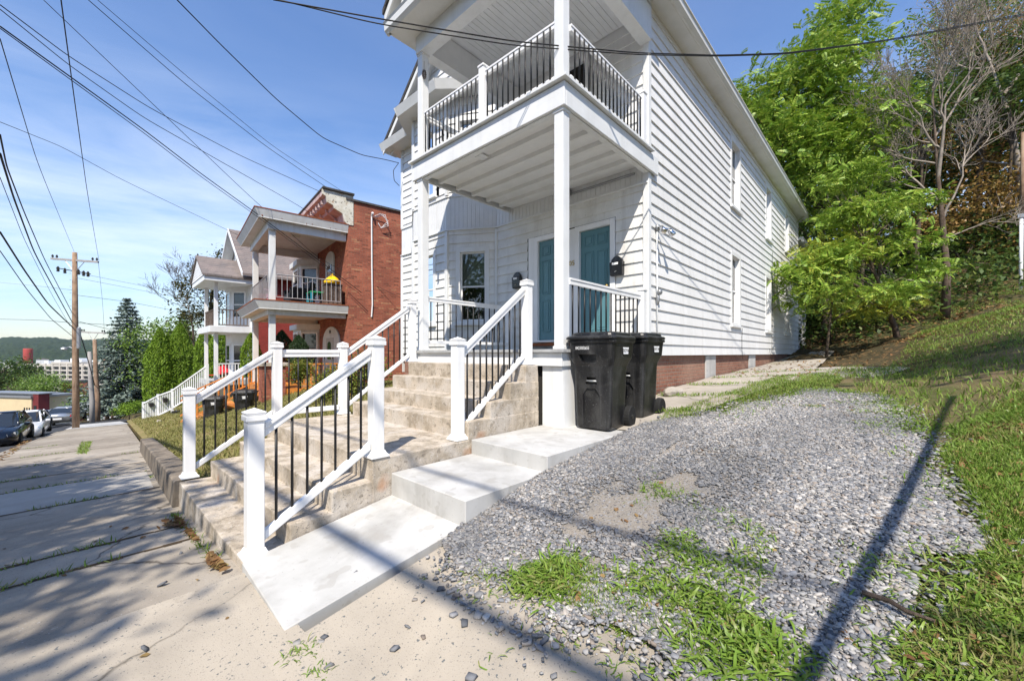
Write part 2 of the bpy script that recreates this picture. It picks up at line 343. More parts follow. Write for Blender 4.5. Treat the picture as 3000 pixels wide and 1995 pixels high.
W['doorgrey']=pm('old white door',(.52,.50,.46),(.44,.42,.38),3,.5,.3)
def darkpane():
    t=NT('reflective dark pane'); p=t.bsdf((.02,.025,.03),.04,.9); return t.m
W['darkpane']=darkpane()
W['greenplastic']=pm('green plastic',(.02,.30,.12),None,1,.4,.4); W['tealplastic']=pm('teal plastic',(.02,.25,.33),None,1,.4,.4)
W['yellow']=pm('yellow bag cloth',(.75,.50,.01),(.65,.40,.01),6,.6,.2); W['pink']=pm('pink plastic',(.75,.30,.45),None,1,.4,.4)
W['cardboard']=pm('cardboard',(.46,.31,.18),(.40,.26,.15),5,.85,.1); W['redplastic']=pm('red plastic',(.6,.02,.025),None,1,.4,.4)
W['greyshingle']=W['greyshingle'] 
W['l_bush']=leafmat('yellow green bush leaves',[(.17,.22,.035),(.11,.17,.025),(.26,.26,.05),(.09,.13,.02),(.30,.14,.04)],.3,.5,.3)
W['l_brown2']=leafmat('olive brown leaves',[(.075,.08,.025),(.11,.10,.03),(.055,.065,.02),(.15,.11,.04)],.3,.5,.3)
# ------------------------------------------------------------------ wall building blocks
def fr(O,U,N):
    def p(u,z,o): return (O[0]+U[0]*u+N[0]*o,O[1]+U[1]*u+N[1]*o,z)
    return p
def fbox(mb,p,u0,u1,o0,o1,z0,z1):
    return mb.add([p(u0,z0,o0),p(u1,z0,o0),p(u1,z0,o1),p(u0,z0,o1),p(u0,z1,o0),p(u1,z1,o0),p(u1,z1,o1),p(u0,z1,o1)],
        [(0,3,2,1),(4,5,6,7),(0,1,5,4),(1,2,6,5),(2,3,7,6),(3,0,4,7)])
def siding(mb,p,L,z0,z1,holes=(),row=.2,lip=.023,clip=None,zs=None):
    k=0; zb=zs if zs is not None else z0
    while zb<z1-1e-4:
        za=max(zb,z0);zt=min(zb+row,z1); cuts=sorted({za,zt}|{h[i] for h in holes for i in(2,3) if za<h[i]<zt})
        for a,b in zip(cuts,cuts[1:]):
            m=(a+b)/2; segs=[(0,L)]
            for h in holes:
                if h[2]<m<h[3]:
                    ns=[]
                    for s0,s1 in segs:
                        if h[0]>s0: ns.append((s0,min(h[0],s1)))
                        if h[1]<s1: ns.append((max(h[1],s0),s1))
                    segs=[q for q in ns if q[1]-q[0]>1e-4]
            oa=lip*(1-(a-zb)/row);ob=lip*(1-(b-zb)/row)
            for s0,s1 in segs:
                if clip:
                    ca,cb=clip(a),clip(b); a0,a1=max(s0,ca[0]),min(s1,ca[1]); b0,b1=max(s0,cb[0]),min(s1,cb[1])
                    if a1<=a0: continue
                    if b1<=b0: b0=b1=(a0+a1)/2
                else: a0,a1,b0,b1=s0,s1,s0,s1
                mb.quad(p(a0,a,oa),p(a1,a,oa),p(b1,b,ob),p(b0,b,ob))
                if a==za: mb.quad(p(a0,a,-.003),p(a1,a,-.003),p(a1,a,oa),p(a0,a,oa))
        zb+=row; k+=1
def ribs(mb,p,L,z0,z1,pitch=.1,proud=.012):
    fbox(mb,p,0,L,-.01,.004,z0,z1); n=int(L/pitch)+1
    for i in range(n):
        a=i*pitch+.006;b=min((i+1)*pitch-.006,L)
        if b>a: fbox(mb,p,a,b,.005,proud,z0,z1)
def window(house,p,u0,u1,z0,z1,c=.085,rec=.07,blind=None,proud=.028,sill=True,glass='glass',mat='vinyl',split=.5,name='window'):
    m=MB()
    fbox(m,p,u0,u0+c,-rec-.02,proud,z0,z1);fbox(m,p,u1-c,u1,-rec-.02,proud,z0,z1)
    fbox(m,p,u0+c,u1-c,-rec-.02,proud,z1-c,z1);fbox(m,p,u0+c,u1-c,-rec-.02,proud,z0,z0+c*.8)
    if sill: fbox(m,p,u0-.03,u1+.03,-.01,proud+.045,z0-.035,z0+.012)
    w=m.build(name,W[mat],house)
    a,b,lo,hi=u0+c,u1-c,z0+c*.8,z1-c; mid=lo+(hi-lo)*split; f=.032
    s=MB()
    for (x0,x1,y0,y1,oo) in((a,b,lo,mid+.02,-rec),(a,b,mid-.02,hi,-rec+.022)):
        fbox(s,p,x0,x0+f,oo-.02,oo,y0,y1);fbox(s,p,x1-f,x1,oo-.02,oo,y0,y1)
        fbox(s,p,x0+f,x1-f,oo-.02,oo,y0,y0+f);fbox(s,p,x0+f,x1-f,oo-.02,oo,y1-f,y1)
    s.build('sash',W['vinyl'],w)
    g=MB(); g.quad(p(a+f,lo+f,-rec-.01),p(b-f,lo+f,-rec-.01),p(b-f,mid+.02-f,-rec-.01),p(a+f,mid+.02-f,-rec-.01))
    g.quad(p(a+f,mid-.02+f,-rec+.012),p(b-f,mid-.02+f,-rec+.012),p(b-f,hi-f,-rec+.012),p(a+f,hi-f,-rec+.012)); g.build('pane',W[glass],w)
    d=MB(); fbox(d,p,a-.01,b+.01,-rec-.5,-rec-.48,lo,hi)
    for x0,x1,y0,y1 in((a-.01,a,lo,hi),(b,b+.01,lo,hi),(a,b,lo-.01,lo),(a,b,hi,hi+.01)): fbox(d,p,x0,x1,-rec-.48,-rec-.022,y0,y1)
    d.build('dim_interior',W['dark'],w)
    if blind:
        bm=MB(); zz=mid if blind=='upper' else lo
        z=hi
        while z>zz: 
            bm.quad(p(a,z,-rec-.05),p(b,z,-rec-.05),p(b,z-.026,-rec-.075),p(a,z-.026,-rec-.075)); z-=.03
        bm.build('blind',W['blind'],w)
    elif blind is None and glass=='glass':
        cu=MB(); n=14
        for i in range(n):
            x0=a+(b-a)*i/n;x1=a+(b-a)*(i+1)/n;o0=-rec-.09-.03*(i%2);o1=-rec-.09-.03*((i+1)%2)
            if i in(5,6,7,8): continue
            cu.quad(p(x0,lo,o0),p(x1,lo,o1),p(x1,hi,o1),p(x0,hi,o0))
        cu.build('curtain',W['curtain'],w)
    return w
def door(house,p,u0,u1,z0,z1,mat,c=.1,panels=True,rec=.03):
    m=MB(); fbox(m,p,u0-c,u0,-.12,.03,z0-.05,z1+c);fbox(m,p,u1,u1+c,-.12,.03,z0-.05,z1+c);fbox(m,p,u0,u1,-.12,.034,z1,z1+c)
    fbox(m,p,u0,u1,-.12,.06,z0-.045,z0-.004)
    fm=m.build('door_frame',W['vinyl'],house,bevel=.004)
    d=MB(); fbox(d,p,u0+.004,u1-.004,-rec-.045,-rec,z0+.003,z1-.004); w=u1-u0
    if panels:
        for x0,x1 in((.13,.45),(.55,.87)):
            for y0,y1 in((.08,.40),(.46,.80),(.85,.95)):
                a,b,lo,hi=u0+w*x0,u0+w*x1,z0+(z1-z0)*y0,z0+(z1-z0)*y1; e=.018
                for q in((a,b,lo,lo+e),(a,b,hi-e,hi),(a,a+e,lo+e,hi-e),(b-e,b,lo+e,hi-e)): fbox(d,p,q[0],q[1],-rec,-rec+.012,q[2],q[3])
                fbox(d,p,a+.045,b-.045,-rec,-rec+.009,lo+.045,hi-.045)
    dd=d.build('door',W[mat],house,bevel=.003)
    k=MB(); 
    c0=p(u0+.07,z0+.95,-rec); k.lathe((0,0,0),[(.012,0),(.012,.03),(.03,.04),(.032,.06),(.018,.075)],12,'y')
    k.v=[(c0[0]+q[0],c0[1]-q[1],c0[2]+q[2]) for q in k.v]; k.build('knob',W['brass'],dd,smooth=True)
    return dd
def railing(root,name,p0,p1,bot,top,n,out=(0,0),mat='vinyl',posts=(),w=.06,prad=.0115,t0=0,t1=0,bothe=True):
    """rails from p0 to p1 (feet level); n balusters"""
    p0=Vector(p0);p1=Vector(p1); m=MB()
    m.beam(p0,p1,w,top-.03,top);m.beam(p0,p1,w*.72,top-.085,top-.0305)
    m.beam(p0,p1,w*.72,bot,bot+.055)
    r=m.build(name,W[mat],root,bevel=.004); o=Vector((*out,0))
    for i in range(n):
        q=p0.lerp(p1,(i+.6)/(n+.2))+o
        b=MB(); b.tube([q+Vector((0,0,bot+(.03 if o.length==0 else .0))),q+Vector((0,0,top-.05))],prad,6); b.build('baluster',W['blackmetal'],r,smooth=True)
    return r
# ------------------------------------------------------------------ white two-storey house
XS,XL,YW,YR=-2.98,-10.55,6.558,21.9
house=thing('white_house','white clapboard two storey house with teal doors and a balcony porch','house',(-6.7,13,.9))
sp=fr((XS,YW),(0,1),(1,0)); LS=YR-YW
wins=[(y0-YW,y1-YW,z0,z1) for y0,y1,z0,z1 in((11.36,12.30,5.22,7.02),(15.36,16.24,5.22,7.02),(18.68,19.58,5.4,7.02),(11.38,12.30,2.16,4.08),(15.33,16.22,2.16,4.05),(18.68,19.52,2.16,4.05))]
m=MB(); siding(m,sp,LS,1.412,7.36,wins); 
for k in range(44):
    r=random.randrange(28); y=random.uniform(.5,LS-.5); z0=1.412+.2*r
    if all(not(h[0]-.15<y<h[1]+.15 and h[2]-.2<z0<h[3]+.2) for h in wins): m.quad(sp(y,z0+.004,.0245),sp(y+.006,z0+.004,.0265),sp(y+.006,z0+.196,.0035),sp(y,z0+.196,.0015))
m.build('side_wall',W['siding'],house)
for y0,pts in((5.78,[(.04,2.12),(.03,1.9),(.03,1.55),(.05,1.3)]),(9.66,[(.035,4.9),(.03,3.0),(.03,1.5),(.06,1.42)]),(9.2,[(.10,1.15),(.07,1.3),(.04,1.6)])):
    q=MB(); q.tube([sp(y0+.12*math.sin(i*2.1)*(y0>9.5)*.3,z,o+.012) for i,(o,z) in enumerate(pts)],.006,5); q.build('wall_cable',W['cable'],house)
for i,(a,b,z0,z1) in enumerate(wins): window(house,sp,a,b,z0,z1,c=.1,rec=.1,blind='none' if i%2 else None)
# front wall, bay and gable
fp=fr((XS,YW),(-1,0),(0,-1)); A=(-6.58,YW);B=(-7.6,5.925);Cc=(-8.97,5.925);Dd=(-9.99,YW)
def seg(a,b):
    d=math.dist(a,b);U=((b[0]-a[0])/d,(b[1]-a[1])/d); return fr(a,U,(-U[1],U[0])),d   # outward = left of travel (-x) -> -y
facets=[(fp,XS-A[0])]+[seg(a,b) for a,b in((A,B),(B,Cc),(Cc,Dd))]+[(fr(Dd,(-1,0),(0,-1)),Dd[0]-XL)]
doorz=(1.72,3.77)
dL=(XS+4.405-XS-0,0)
uL=(XS- -4.33); 
holes0=[(.59,2.66,1.5,3.88),(1.1,2.27,4.8,7.08)]
ww=(.18,.98,2.13,3.90); wf=(.42,1.10,2.13,3.95)
hol=[holes0,[ww,(.18,.98,5.25,6.95)],[wf,(.42,1.10,5.25,6.95)],[(.2,1.0,2.13,3.9),(.2,1.0,5.25,6.95)],[]]
m=MB()
for (p,L),h in zip(facets,hol):
    siding(m,p,L,1.45,4.33,h,row=.2,zs=1.412)
m.build('front_wall',W['siding_dirty'],house)
m=MB()
for (p,L),h in zip(facets,hol): siding(m,p,L,5.1,7.4,h,row=.2,zs=5.012)
gs=.89; gx=(XS+XL)/2-0.0
def gclip(z): 
    r=max(0,(XS-gx+.37)-(z-7.45)/gs); c=XS-gx; return (max(0,c-r),min(XS-XL,c+r))
siding(m,fp,XS-XL,7.4,10.9,row=.2,zs=7.4,clip=gclip); m.build('upper_front_wall',W['siding'],house)
m=MB()
for p,L in facets: ribs(m,p,L,4.345,5.09)
m.build('ribbed_band',W['paint'],house)
m=MB()
for p,L in facets: fbox(m,p,-.01,L+.01,-.02,.05,4.312,4.342);fbox(m,p,-.01,L+.01,-.02,.035,5.092,5.118)
m.build('band_trim',W['paint'],house)
m=MB()   # corner boards
cbs=[m.box(XS-.075,XS+.03,YW-.03,YW+.075,1.412,7.34),MB().box(XL-.03,XL+.075,YW-.032,YW+.06,1.3,4.3),MB().box(XL-.03,XL+.075,YW-.032,YW+.06,5.13,7.39)]
for q,o in((B,.012),(Cc,.012),(A,.006)):
    for z0,z1 in((1.45,4.30),(5.13,7.39)):
        cbs.append(MB().obox((q[0]+.0,q[1]-o),(1,0),(0,1),.05 if q!=A else .03,.032,z0,z1))
for m in cbs: m.build('corner_board',W['paint'],house,bevel=.006)
window(house,facets[1][0],*ww,c=.1,rec=.08,blind='upper',glass='glass',mat='paint')
window(house,facets[1][0],.18,.98,5.25,6.95,c=.1,rec=.08,blind='upper',mat='paint')
window(house,facets[2][0],*wf,c=.1,rec=.08,blind=None,mat='paint'); window(house,facets[2][0],.42,1.1,5.25,6.95,c=.1,rec=.08,mat='paint')
# hidden faces of the shell
m=MB(); m.box(XL+.03,XS-.6,YW+.62,YR-.03,1.2,7.3); m.build('interior_shell',W['dark'],house)
m=MB(); m.quad((XL,YW,.9),(XL,YR,.9),(XL,YR,7.4),(XL,YW,7.4)); m.quad((XL,YR,.9),(XS-.0,YR,.9),(XS,YR,7.36),(XL,YR,7.36)); m.add([(XL,YR,7.36),(XS,YR,7.36),(gx,YR,10.7)],[(0,1,2)]); m.build('rear_wall',W['siding'],house)
# doors
X=lambda x:XS-x
door(house,fp,X(-3.68),X(-4.335),*doorz,'teal'); door(house,fp,X(-4.70),X(-5.36),*doorz,'teal')
m=MB(); fbox(m,fp,X(-5.461),X(-5.605),-.05,.031,1.67,3.872); m.build('door_jamb',W['vinyl'],house)
m=MB(); fbox(m,fp,X(-4.436),X(-4.599),-.05,.01,1.67,3.86); m.build('door_panel',W['vinyl'],house)
m=MB(); fbox(m,fp,X(-3.575),X(-5.60),-.13,-.125,1.5,3.9); fbox(m,fp,X(-3.57),X(-5.61),-.12,.012,1.5,1.672); m.build('door_threshold',W['deckgrey'],house)
m=MB(); fbox(m,fp,X(-3.57),X(-5.60),.012,.10,1.60,1.66); m.build('threshold_strip',W['rust'],house)
door(house,fp,X(-4.2),X(-5.14),4.86,6.98,'dark',c=.1,panels=False)
# foundation
def hpoly(y0,y1,n): return [y0+(y1-y0)*i/n for i in range(n+1)]
m=MB(); m.box(XL+.06,XS-.065,YW+.05,YR,-.6,1.404); m.build('brick_foundation',W['oldbrick'],house)
for y0,y1 in((9.62,10.32),(13.45,14.2)):
    m=MB(); m.box(XS-.064,XS-.03,y0,y1,.6,1.40); m.build('foundation_pier',W['newconcrete'],house,bevel=.01)
# main roof
m=MB(); ez=7.45; pk=(gx,ez+gs*(-2.6-gx))
prof=[(-2.60,ez),(gx,pk[1]),(2*gx+2.60,ez),(2*gx+2.60,ez+.12),(gx,pk[1]+.13),(-2.60,ez+.12)]
m.prism([(x,6.12,z) for x,z in prof],(0,YR+.4-6.12,0)); m.build('roof',W['roof'],house)
m=MB()   # rake boards and their soffits
for s in(1,-1):
    xe=gx+s*(-2.62-gx)
    a=Vector((xe,6.14,ez-.16));b=Vector((gx,6.14,pk[1]-.16)); 
    m.prism([a,b,b+Vector((0,0,.15)),a+Vector((0,0,.15))],(0,.03,0))
    m.prism([a+Vector((-s*.14,.18,-.02)),b+Vector((0,.18,-.06)),b+Vector((0,.18,.02)),a+Vector((-s*.14,.18,.06))],(0,.025,0))
    m.prism([a+Vector((0,.03,.06)),b+Vector((0,.03,.06)),b+Vector((0,.03,.1)),a+Vector((0,.03,.1))],(0,.42,0))
m.build('rake_board',W['soffit'],house)
m=MB(); m.box(-2.975,-2.69,6.16,YR+.38,7.345,7.365); m.box(2*gx+2.70,XL+.02,6.16,YR+.38,7.40,7.42); m.build('soffit',W['soffit'],house)
m=MB()
g=[(-2.70,7.352),(-2.655,7.352),(-2.60,7.40),(-2.59,7.49),(-2.57,7.50),(-2.57,7.515),(-2.64,7.50),(-2.70,7.50)]
m.prism([(x,3.62,z) for x,z in g],(0,YR+.38-3.62,0)); m.build('gutter',W['soffit'],house)
# front cornice over the bay and the left eave return
def offs(d):
    s=d*.62
    return [(A[0]+s*1.05,YW),(B[0]+s*.45,B[1]-d),(Cc[0]-s*.45,Cc[1]-d),(Dd[0]-s*.7,YW-d*.98)]
m=MB(); o=offs(.42); pts=[o[0],o[1],o[2],(-9.65,YW-.42),(-10.97,YW-.42),(-10.97,YW+.3),(-6.2,YW+.3)]
m.prism([(x,y,7.405) for x,y in pts],(0,0,.03))
pts2=[(x-.0,y) for x,y in pts]; 
m.build('bay_soffit',W['soffit'],house)
m=MB(); ch=[o[0],o[1],o[2],(-9.65,YW-.42),(-10.97,YW-.42)]
for a,b in zip(ch,ch[1:]):
    d=math.dist(a,b);U=((b[0]-a[0])/d,(b[1]-a[1])/d);p=fr(a,U,(-U[1],U[0]))
    m.add([p(0,7.40,-.03),p(d,7.40,-.03),p(d,7.40,.0),p(0,7.40,.0),p(0-.02,7.60,-.03),p(d+.02,7.60,-.03),p(d+.05,7.60,.07),p(-.05,7.60,.07)],[(0,3,2,1),(4,5,6,7),(0,1,5,4),(1,2,6,5),(2,3,7,6),(3,0,4,7)])
m.build('cornice',W['soffit'],house)
m=MB(); pr=[(x,y-.07,7.605) for x,y in ch]; bk=[(-6.4,YW,7.80),(-7.5,YW,7.86),(-9,YW,7.86),(-9.7,YW,7.76),(-10.97,YW-.01,7.66)]
for i in range(4): m.quad(pr[i],pr[i+1],bk[i+1],bk[i]); 
m.build('bay_roof',W['roof'],house)
# ---------------- porch
PX0,PX1,PY=-6.06,-2.90,4.05
def postbox(mb,x1,y0,w,z0,z1): mb.box(x1-w,x1,y0,y0+w,z0,z1)
for nm,x1,z0,z1 in(('porch_post',PX1-.045,1.50,4.5),('porch_post',PX0+.125,1.50,4.5),('porch_post',PX1-.045,4.835,6.70),('porch_post',PX0+.125,4.835,6.70)):
    m=MB(); postbox(m,x1,4.085,.138,z0,z1); o=m.build(nm,W['paint'],house,bevel=.006)
    t=MB(); t.box(x1-.138-.012,x1+.012,4.073,4.235,z0+.001,z0+.04); t.build('post_base',W['paint'],o,bevel=.004); t=MB(); t.box(x1-.138-.012,x1+.012,4.073,4.235,z1-.05,z1-.001); t.build('post_cap',W['paint'],o,bevel=.004)
# lower deck
m=MB(); n=22
y=3.985
while y<YW-.02:
    m.box(PX0-.04,PX1+.03,y,min(y+.083,YW-.01),1.462,1.50); y+=.087
m.build('porch_deck',W['deckgrey'],house,bevel=.003)
m=MB(); m.box(PX0,PX1-.02,4.03,4.06,1.29,1.458); m.box(PX1-.05,PX1-.02,4.062,YW-.03,1.29,1.458);m.box(PX0,PX0+.03,4.062,YW-.03,1.29,1.458); m.build('deck_fascia',W['paint'],house,bevel=.004)
m=MB(); m.box(-3.262,-3.10,4.075,4.10,.50,1.286);m.box(-3.097,-2.945,4.072,4.10,.50,1.286);m.box(-2.97,-2.944,4.103,YW,.50,1.286); m.build('porch_skirt',W['paint'],house,bevel=.004)
m=MB(); m.box(PX0+.05,-3.25,4.12,YW,-.2,1.45); m.build('porch_underside',W['dark'],house)
# balcony
m=MB(); m.box(PX0-.13,PX1,PY,PY+.04,4.49,4.78); m.box(PX1-.04,PX1,PY+.042,6.80,4.49,4.78); m.box(PX0-.13,PX0-.09,PY+.042,YW-.03,4.56,4.78)
m.box(PX0-.12,PX1-.045,PY+.045,PY+.13,4.475,4.60);m.box(PX1-.13,PX1-.045,PY+.135,YW-.04,4.475,4.60)
m.build('balcony_fascia',W['paint'],house,bevel=.005)
m=MB(); x=PX0-.18
while x<PX1+.05: m.box(x,min(x+.1235,PX1+.055),PY-.055,YW-.02,4.795,4.832); x+=.124
m.build('balcony_deck',W['paint'],house,bevel=.003)
m=MB(); yy=[PY+.14,4.56,4.97,5.36,5.76,6.14,YW-.02]
for a,b in zip(yy,yy[1:]):
    m.add([(PX0,a,4.60),(PX1-.14,a,4.60),(PX1-.14,b,4.635),(PX0,b,4.635)],[(0,1,2,3)])
    if b<YW-.1: m.box(PX0,PX1-.14,b-.035,b+.035,4.565,4.64)
m.build('porch_ceiling',W['ceiling'],house,bevel=.0)
m=MB(); m.box(-4.72,-4.5,6.44,6.52,4.50,4.6); m.tube([(-4.6,6.52,4.53),(-3.2,6.52,4.53)],.02,6); m.build('ceiling_fixture',W['greymetal'],house)
m=MB(); m.box(-4.86,-4.70,4.35,4.50,4.585,4.60); m.build('junction_plate',W['paint'],house)
# railings of the porch and the balcony
zt=1.50
railing(house,'porch_railing',(-2.955,4.22,zt),(-2.955,6.2,zt),.1,.90,14)
railing(house,'porch_railing',(-5.99,4.22,zt),(-5.99,6.27,zt),.12,.95,14)
zb=4.832
railing(house,'balcony_railing',(-3.09,4.13,zb),(-4.37,4.13,zb),.06,.80,12,(0,-.035))
railing(house,'balcony_railing',(-4.50,4.13,zb),(-5.91,4.13,zb),.06,.80,14,(0,-.035))
railing(house,'balcony_railing',(-2.945,4.225,zb),(-2.945,6.2,zb),.06,.75,18,(.035,0))
railing(house,'balcony_railing',(-5.98,4.225,zb),(-5.98,6.4,zb),.06,.80,16,(-.035,0))
for x0,y0,z0,z1 in((-2.99,6.2,1.5,2.50),(-6.04,6.27,1.5,2.55),(-4.49,4.085,4.835,5.74),(-2.99,6.2,4.835,5.68)):
    m=MB(); m.box(x0,x0+.105,y0,y0+.105,z0,z1-.03); m.box(x0-.012,x0+.117,y0-.012,y0+.117,z1-.04,z1-.01); c=(x0+.0525,y0+.0525)
    m.add([(x0-.008,y0-.008,z1-.01),(x0+.113,y0-.008,z1-.01),(x0+.113,y0+.113,z1-.01),(x0-.008,y0+.113,z1-.01),(c[0],c[1],z1+.02)],[(0,1,4),(1,2,4),(2,3,4),(3,0,4)])
    m.build('railing_post',W['vinyl'],house,bevel=.004)
# porch roof
m=MB()
m.box(PX0-.02,PX1,PY,PY+.2,6.68,7.19);m.box(PX1-.2,PX1,PY+.203,YW-.03,6.66,7.34);m.box(PX0-.02,PX0+.18,PY+.203,YW-.03,6.68,7.19)
m.build('porch_beam',W['paint'],house,bevel=.006)
m=MB(); m.box(PX0-.0,PX1-.0,PY+.01,YW-.02,7.21,7.23)
x=PX0+.26
while x<PX1-.24: m.box(x,x+.092,PY+.2,YW-.02,7.195,7.208); x+=.1
m.build('balcony_ceiling',W['ceiling'],house)
ex0,ex1,ey=-6.40,-2.60,3.66
m=MB(); m.box(ex0+.09,ex1-.1,ey+.05,PY+.02,6.972,6.99); m.box(ex0+.09,PX0-.02,PY+.022,YW-.45,6.972,6.99); m.box(-2.90,-2.69,PY+.0,6.15,7.345,7.362); m.build('porch_soffit',W['soffit'],house)
m=MB(); gf=[(0,6.97),(.04,6.97),(.09,7.02),(.10,7.12),(.12,7.15),(0,7.15)]
m.prism([(ex0,ey+.06-o,z) for o,z in gf],(ex1-.02-ex0,0,0)); m.prism([(ex0+.10-o,ey,z) for o,z in gf],(0,YW-.5-ey,0)); m.build('porch_cornice',W['soffit'],house)
px=(ex0+ex1)/2; ph=7.18+.93*(ex1-px)
m=MB(); m.add([(ex0+.2,ey+.12,7.16),(ex1-.1,ey+.12,7.16),(px,ey+.12,ph-.1)],[(0,1,2)]); m.build('pediment_panel',W['stucco'],house)
m=MB()
for s in(1,-1):
    xe=px+s*(ex1+.02-px); a=Vector((xe,ey-.02,7.17));b=Vector((px,ey-.02,ph)); h=Vector((0,0,.15))
    m.prism([a,b,b+h,a+h],(0,.03,0)); a2=a+Vector((-s*.22,.10,-.02)); b2=b+Vector((0,.10,-.2)); m.prism([a2,b2,b2+Vector((0,0,.09)),a2+Vector((0,0,.09))],(0,.03,0))
    m.prism([a+Vector((0,.03,.08)),b+Vector((0,.03,.08)),b+Vector((0,.03,.11)),a+Vector((0,.03,.11))],(0,.2,0))
m.build('pediment_rake',W['soffit'],house)
m=MB(); prof=[(ex1+.04,7.32),(px,ph+.16),(ex0-.04,7.32),(ex0-.04,7.40),(px,ph+.26),(ex1+.04,7.40)]
m.prism([(x,ey-.05,z) for x,z in prof],(0,6.5-ey,0)); m.build('porch_roof',W['roof'],house)
# rear addition
m=MB(); ap=fr((-3.12,YR+.01),(0,1),(1,0)); siding(m,ap,2.4,1.42,6.5); m.build('rear_addition',W['siding'],house)
m=MB(); m.box(-6,-2.8,YR+.02,YR+2.7,6.5,6.62); m.box(-2.86,-2.76,YR+.02,YR+2.7,6.40,6.498);m.box(-3.2,-3.0,YR+2.3,YR+2.5,1.0,6.4); m.build('rear_addition_roof',W['soffit'],house)
# house number beside the right-hand door
me=text_mesh('05',.135,.004); o=link('house_number',me,W['brass'],house); o.matrix_parent_inverse=Matrix.Identity(4)
o.location=(-4.507-house.location.x,YW-.017-house.location.y,3.19-house.location.z); o.rotation_euler=(PI/2,0,0)
# ------------------------------------------------------------------ concrete steps
XR=-3.271
def rough_block(name,boxes,mat,parent=None,amp=.0045,seed=1,cuts=.07,bev=.010):
    """joined cast-concrete blocks with worn arrises"""
    bm=bmesh.new()
    for x0,x1,y0,y1,z0,z1 in boxes:
        q=MB().box(x0,x1,y0,y1,z0,z1); me=q.mesh('t'); bm.from_mesh(me); bpy.data.meshes.remove(me)
    bmesh.ops.recalc_face_normals(bm,faces=bm.faces)
    bmesh.ops.bevel(bm,geom=bm.edges[:],offset=bev,segments=2,affect='EDGES',profile=.5)
    for ax in range(3):
        lo=min(v.co[ax] for v in bm.verts);hi=max(v.co[ax] for v in bm.verts);c=lo+cuts
        while c<hi:
            no=[0,0,0];no[ax]=1;co=[0,0,0];co[ax]=c; bmesh.ops.bisect_plane(bm,geom=bm.verts[:]+bm.edges[:]+bm.faces[:],plane_co=co,plane_no=no); c+=cuts
    for v in bm.verts:
        p=v.co*3.1+Vector((seed*7,0,0)); d=mnoise.noise_vector(p)*amp+mnoise.noise_vector(p*5)*amp*.9; v.co+=d
    me=bpy.data.meshes.new(name); bm.to_mesh(me); bm.free(); return link(name,me,W[mat],parent)
st=thing('concrete_steps','worn tan concrete steps in two flights leading up to the white house porch','steps',(-4.6,2.2,.2))
xl,xr=-5.95,XR
rough_block('upper_flight',[(xl+.02,xr-.002,2.835,4.02,-.3,.722),(xl+.03,xr-.006,3.165,4.02,.5,.902),(xl+.045,xr-.01,3.492,4.02,.7,1.097),(xl+.06,xr-.014,3.777,4.02,.9,1.300)],'concrete',st,seed=1)
rough_block('landing',[(xl-.16,xr,1.741,2.85,-.4,.529)],'concrete',st,seed=2)
rough_block('lower_flight',[(xl-.03,xr-.004,1.395,1.75,-.6,.342),(xl+.03,xr-.003,1.085,1.41,-.7,.172),(xl+.06,xr+.005,.785,1.10,-.8,-.008)],'concrete',st,amp=.006,seed=3)
# fresh concrete pads beside the steps (a stepped path)
def pad(x0,x1,y0,y1,z1,zf,seed): return rough_block('path',[(x0,x1,y0,y1,zf,z1)],'newconcrete',None,.003,seed,.15,.008)
o=rough_block('path',[],'newconcrete') if False else None
bmv=[(XR+.012,-2.26,.76,1.935,-.35,.0)]
def padmesh():
    m=MB()
    # lowest pad follows the street fall, the two others are level
    m.add([(XR+.012,.775,-.35),(-2.30,.735,-.35),(-2.285,1.93,-.2),(XR+.012,1.93,-.2),(XR+.012,.775,.012),(-2.30,.735,.016),(-2.285,1.93,.19),(XR+.012,1.93,.19)],[(0,3,2,1),(4,5,6,7),(0,1,5,4),(1,2,6,5),(2,3,7,6),(3,0,4,7)])
    m.box(XR+.012,-2.245,1.915,2.872,-.1,.383); m.box(XR+.012,-2.235,2.862,4.06,.0,.533); m.box(-2.94,-2.235,4.06,4.42,.0,.533)
    bm=bmesh.new(); me=m.mesh('t'); bm.from_mesh(me); bmesh.ops.recalc_face_normals(bm,faces=bm.faces)
    bmesh.ops.bevel(bm,geom=bm.edges[:],offset=.006,segments=1,affect='EDGES')
    me=bpy.data.meshes.new('path'); bm.to_mesh(me); bm.free(); o=link('path',me,W['newconcrete']); o['kind']='structure'
padmesh()
# ------------------------------------------------------------------ stair railings
def newel(parent,x,y,z0,h,w=.107):
    m=MB(); m.box(x-w/2,x+w/2,y-w/2,y+w/2,z0,z0+h); p=m.build('newel_post',W['vinyl'],parent,bevel=.007)
    c=MB(); a=w/2+.012; z=z0+h
    c.box(x-a,x+a,y-a,y+a,z-.055,z-.018); b=w/2+.006
    c.add([(x-b,y-b,z-.016),(x+b,y-b,z-.016),(x+b,y+b,z-.016),(x-b,y+b,z-.016),(x-a,y-a,z+.004),(x+a,y-a,z+.004),(x+a,y+a,z+.004),(x-a,y+a,z+.004)],[(0,1,5,4),(1,2,6,5),(2,3,7,6),(3,0,4,7)])
    c.add([(x-a,y-a,z+.004),(x+a,y-a,z+.004),(x+a,y+a,z+.004),(x-a,y+a,z+.004),(x,y,z+.034)],[(0,1,4),(1,2,4),(2,3,4),(3,0,4)])
    c.build('post_cap',W['vinyl'],p,bevel=.003)
    t=MB(); e=w/2+.032; g=w/2+.004
    t.loft([[(x-q,y-q,z0+hh),(x+q,y-q,z0+hh),(x+q,y+q,z0+hh),(x-q,y+q,z0+hh)] for q,hh in((e,.002),(e,.018),(g+.012,.034),(g,.062))]); t.build('post_base',W['vinyl'],p,bevel=.003)
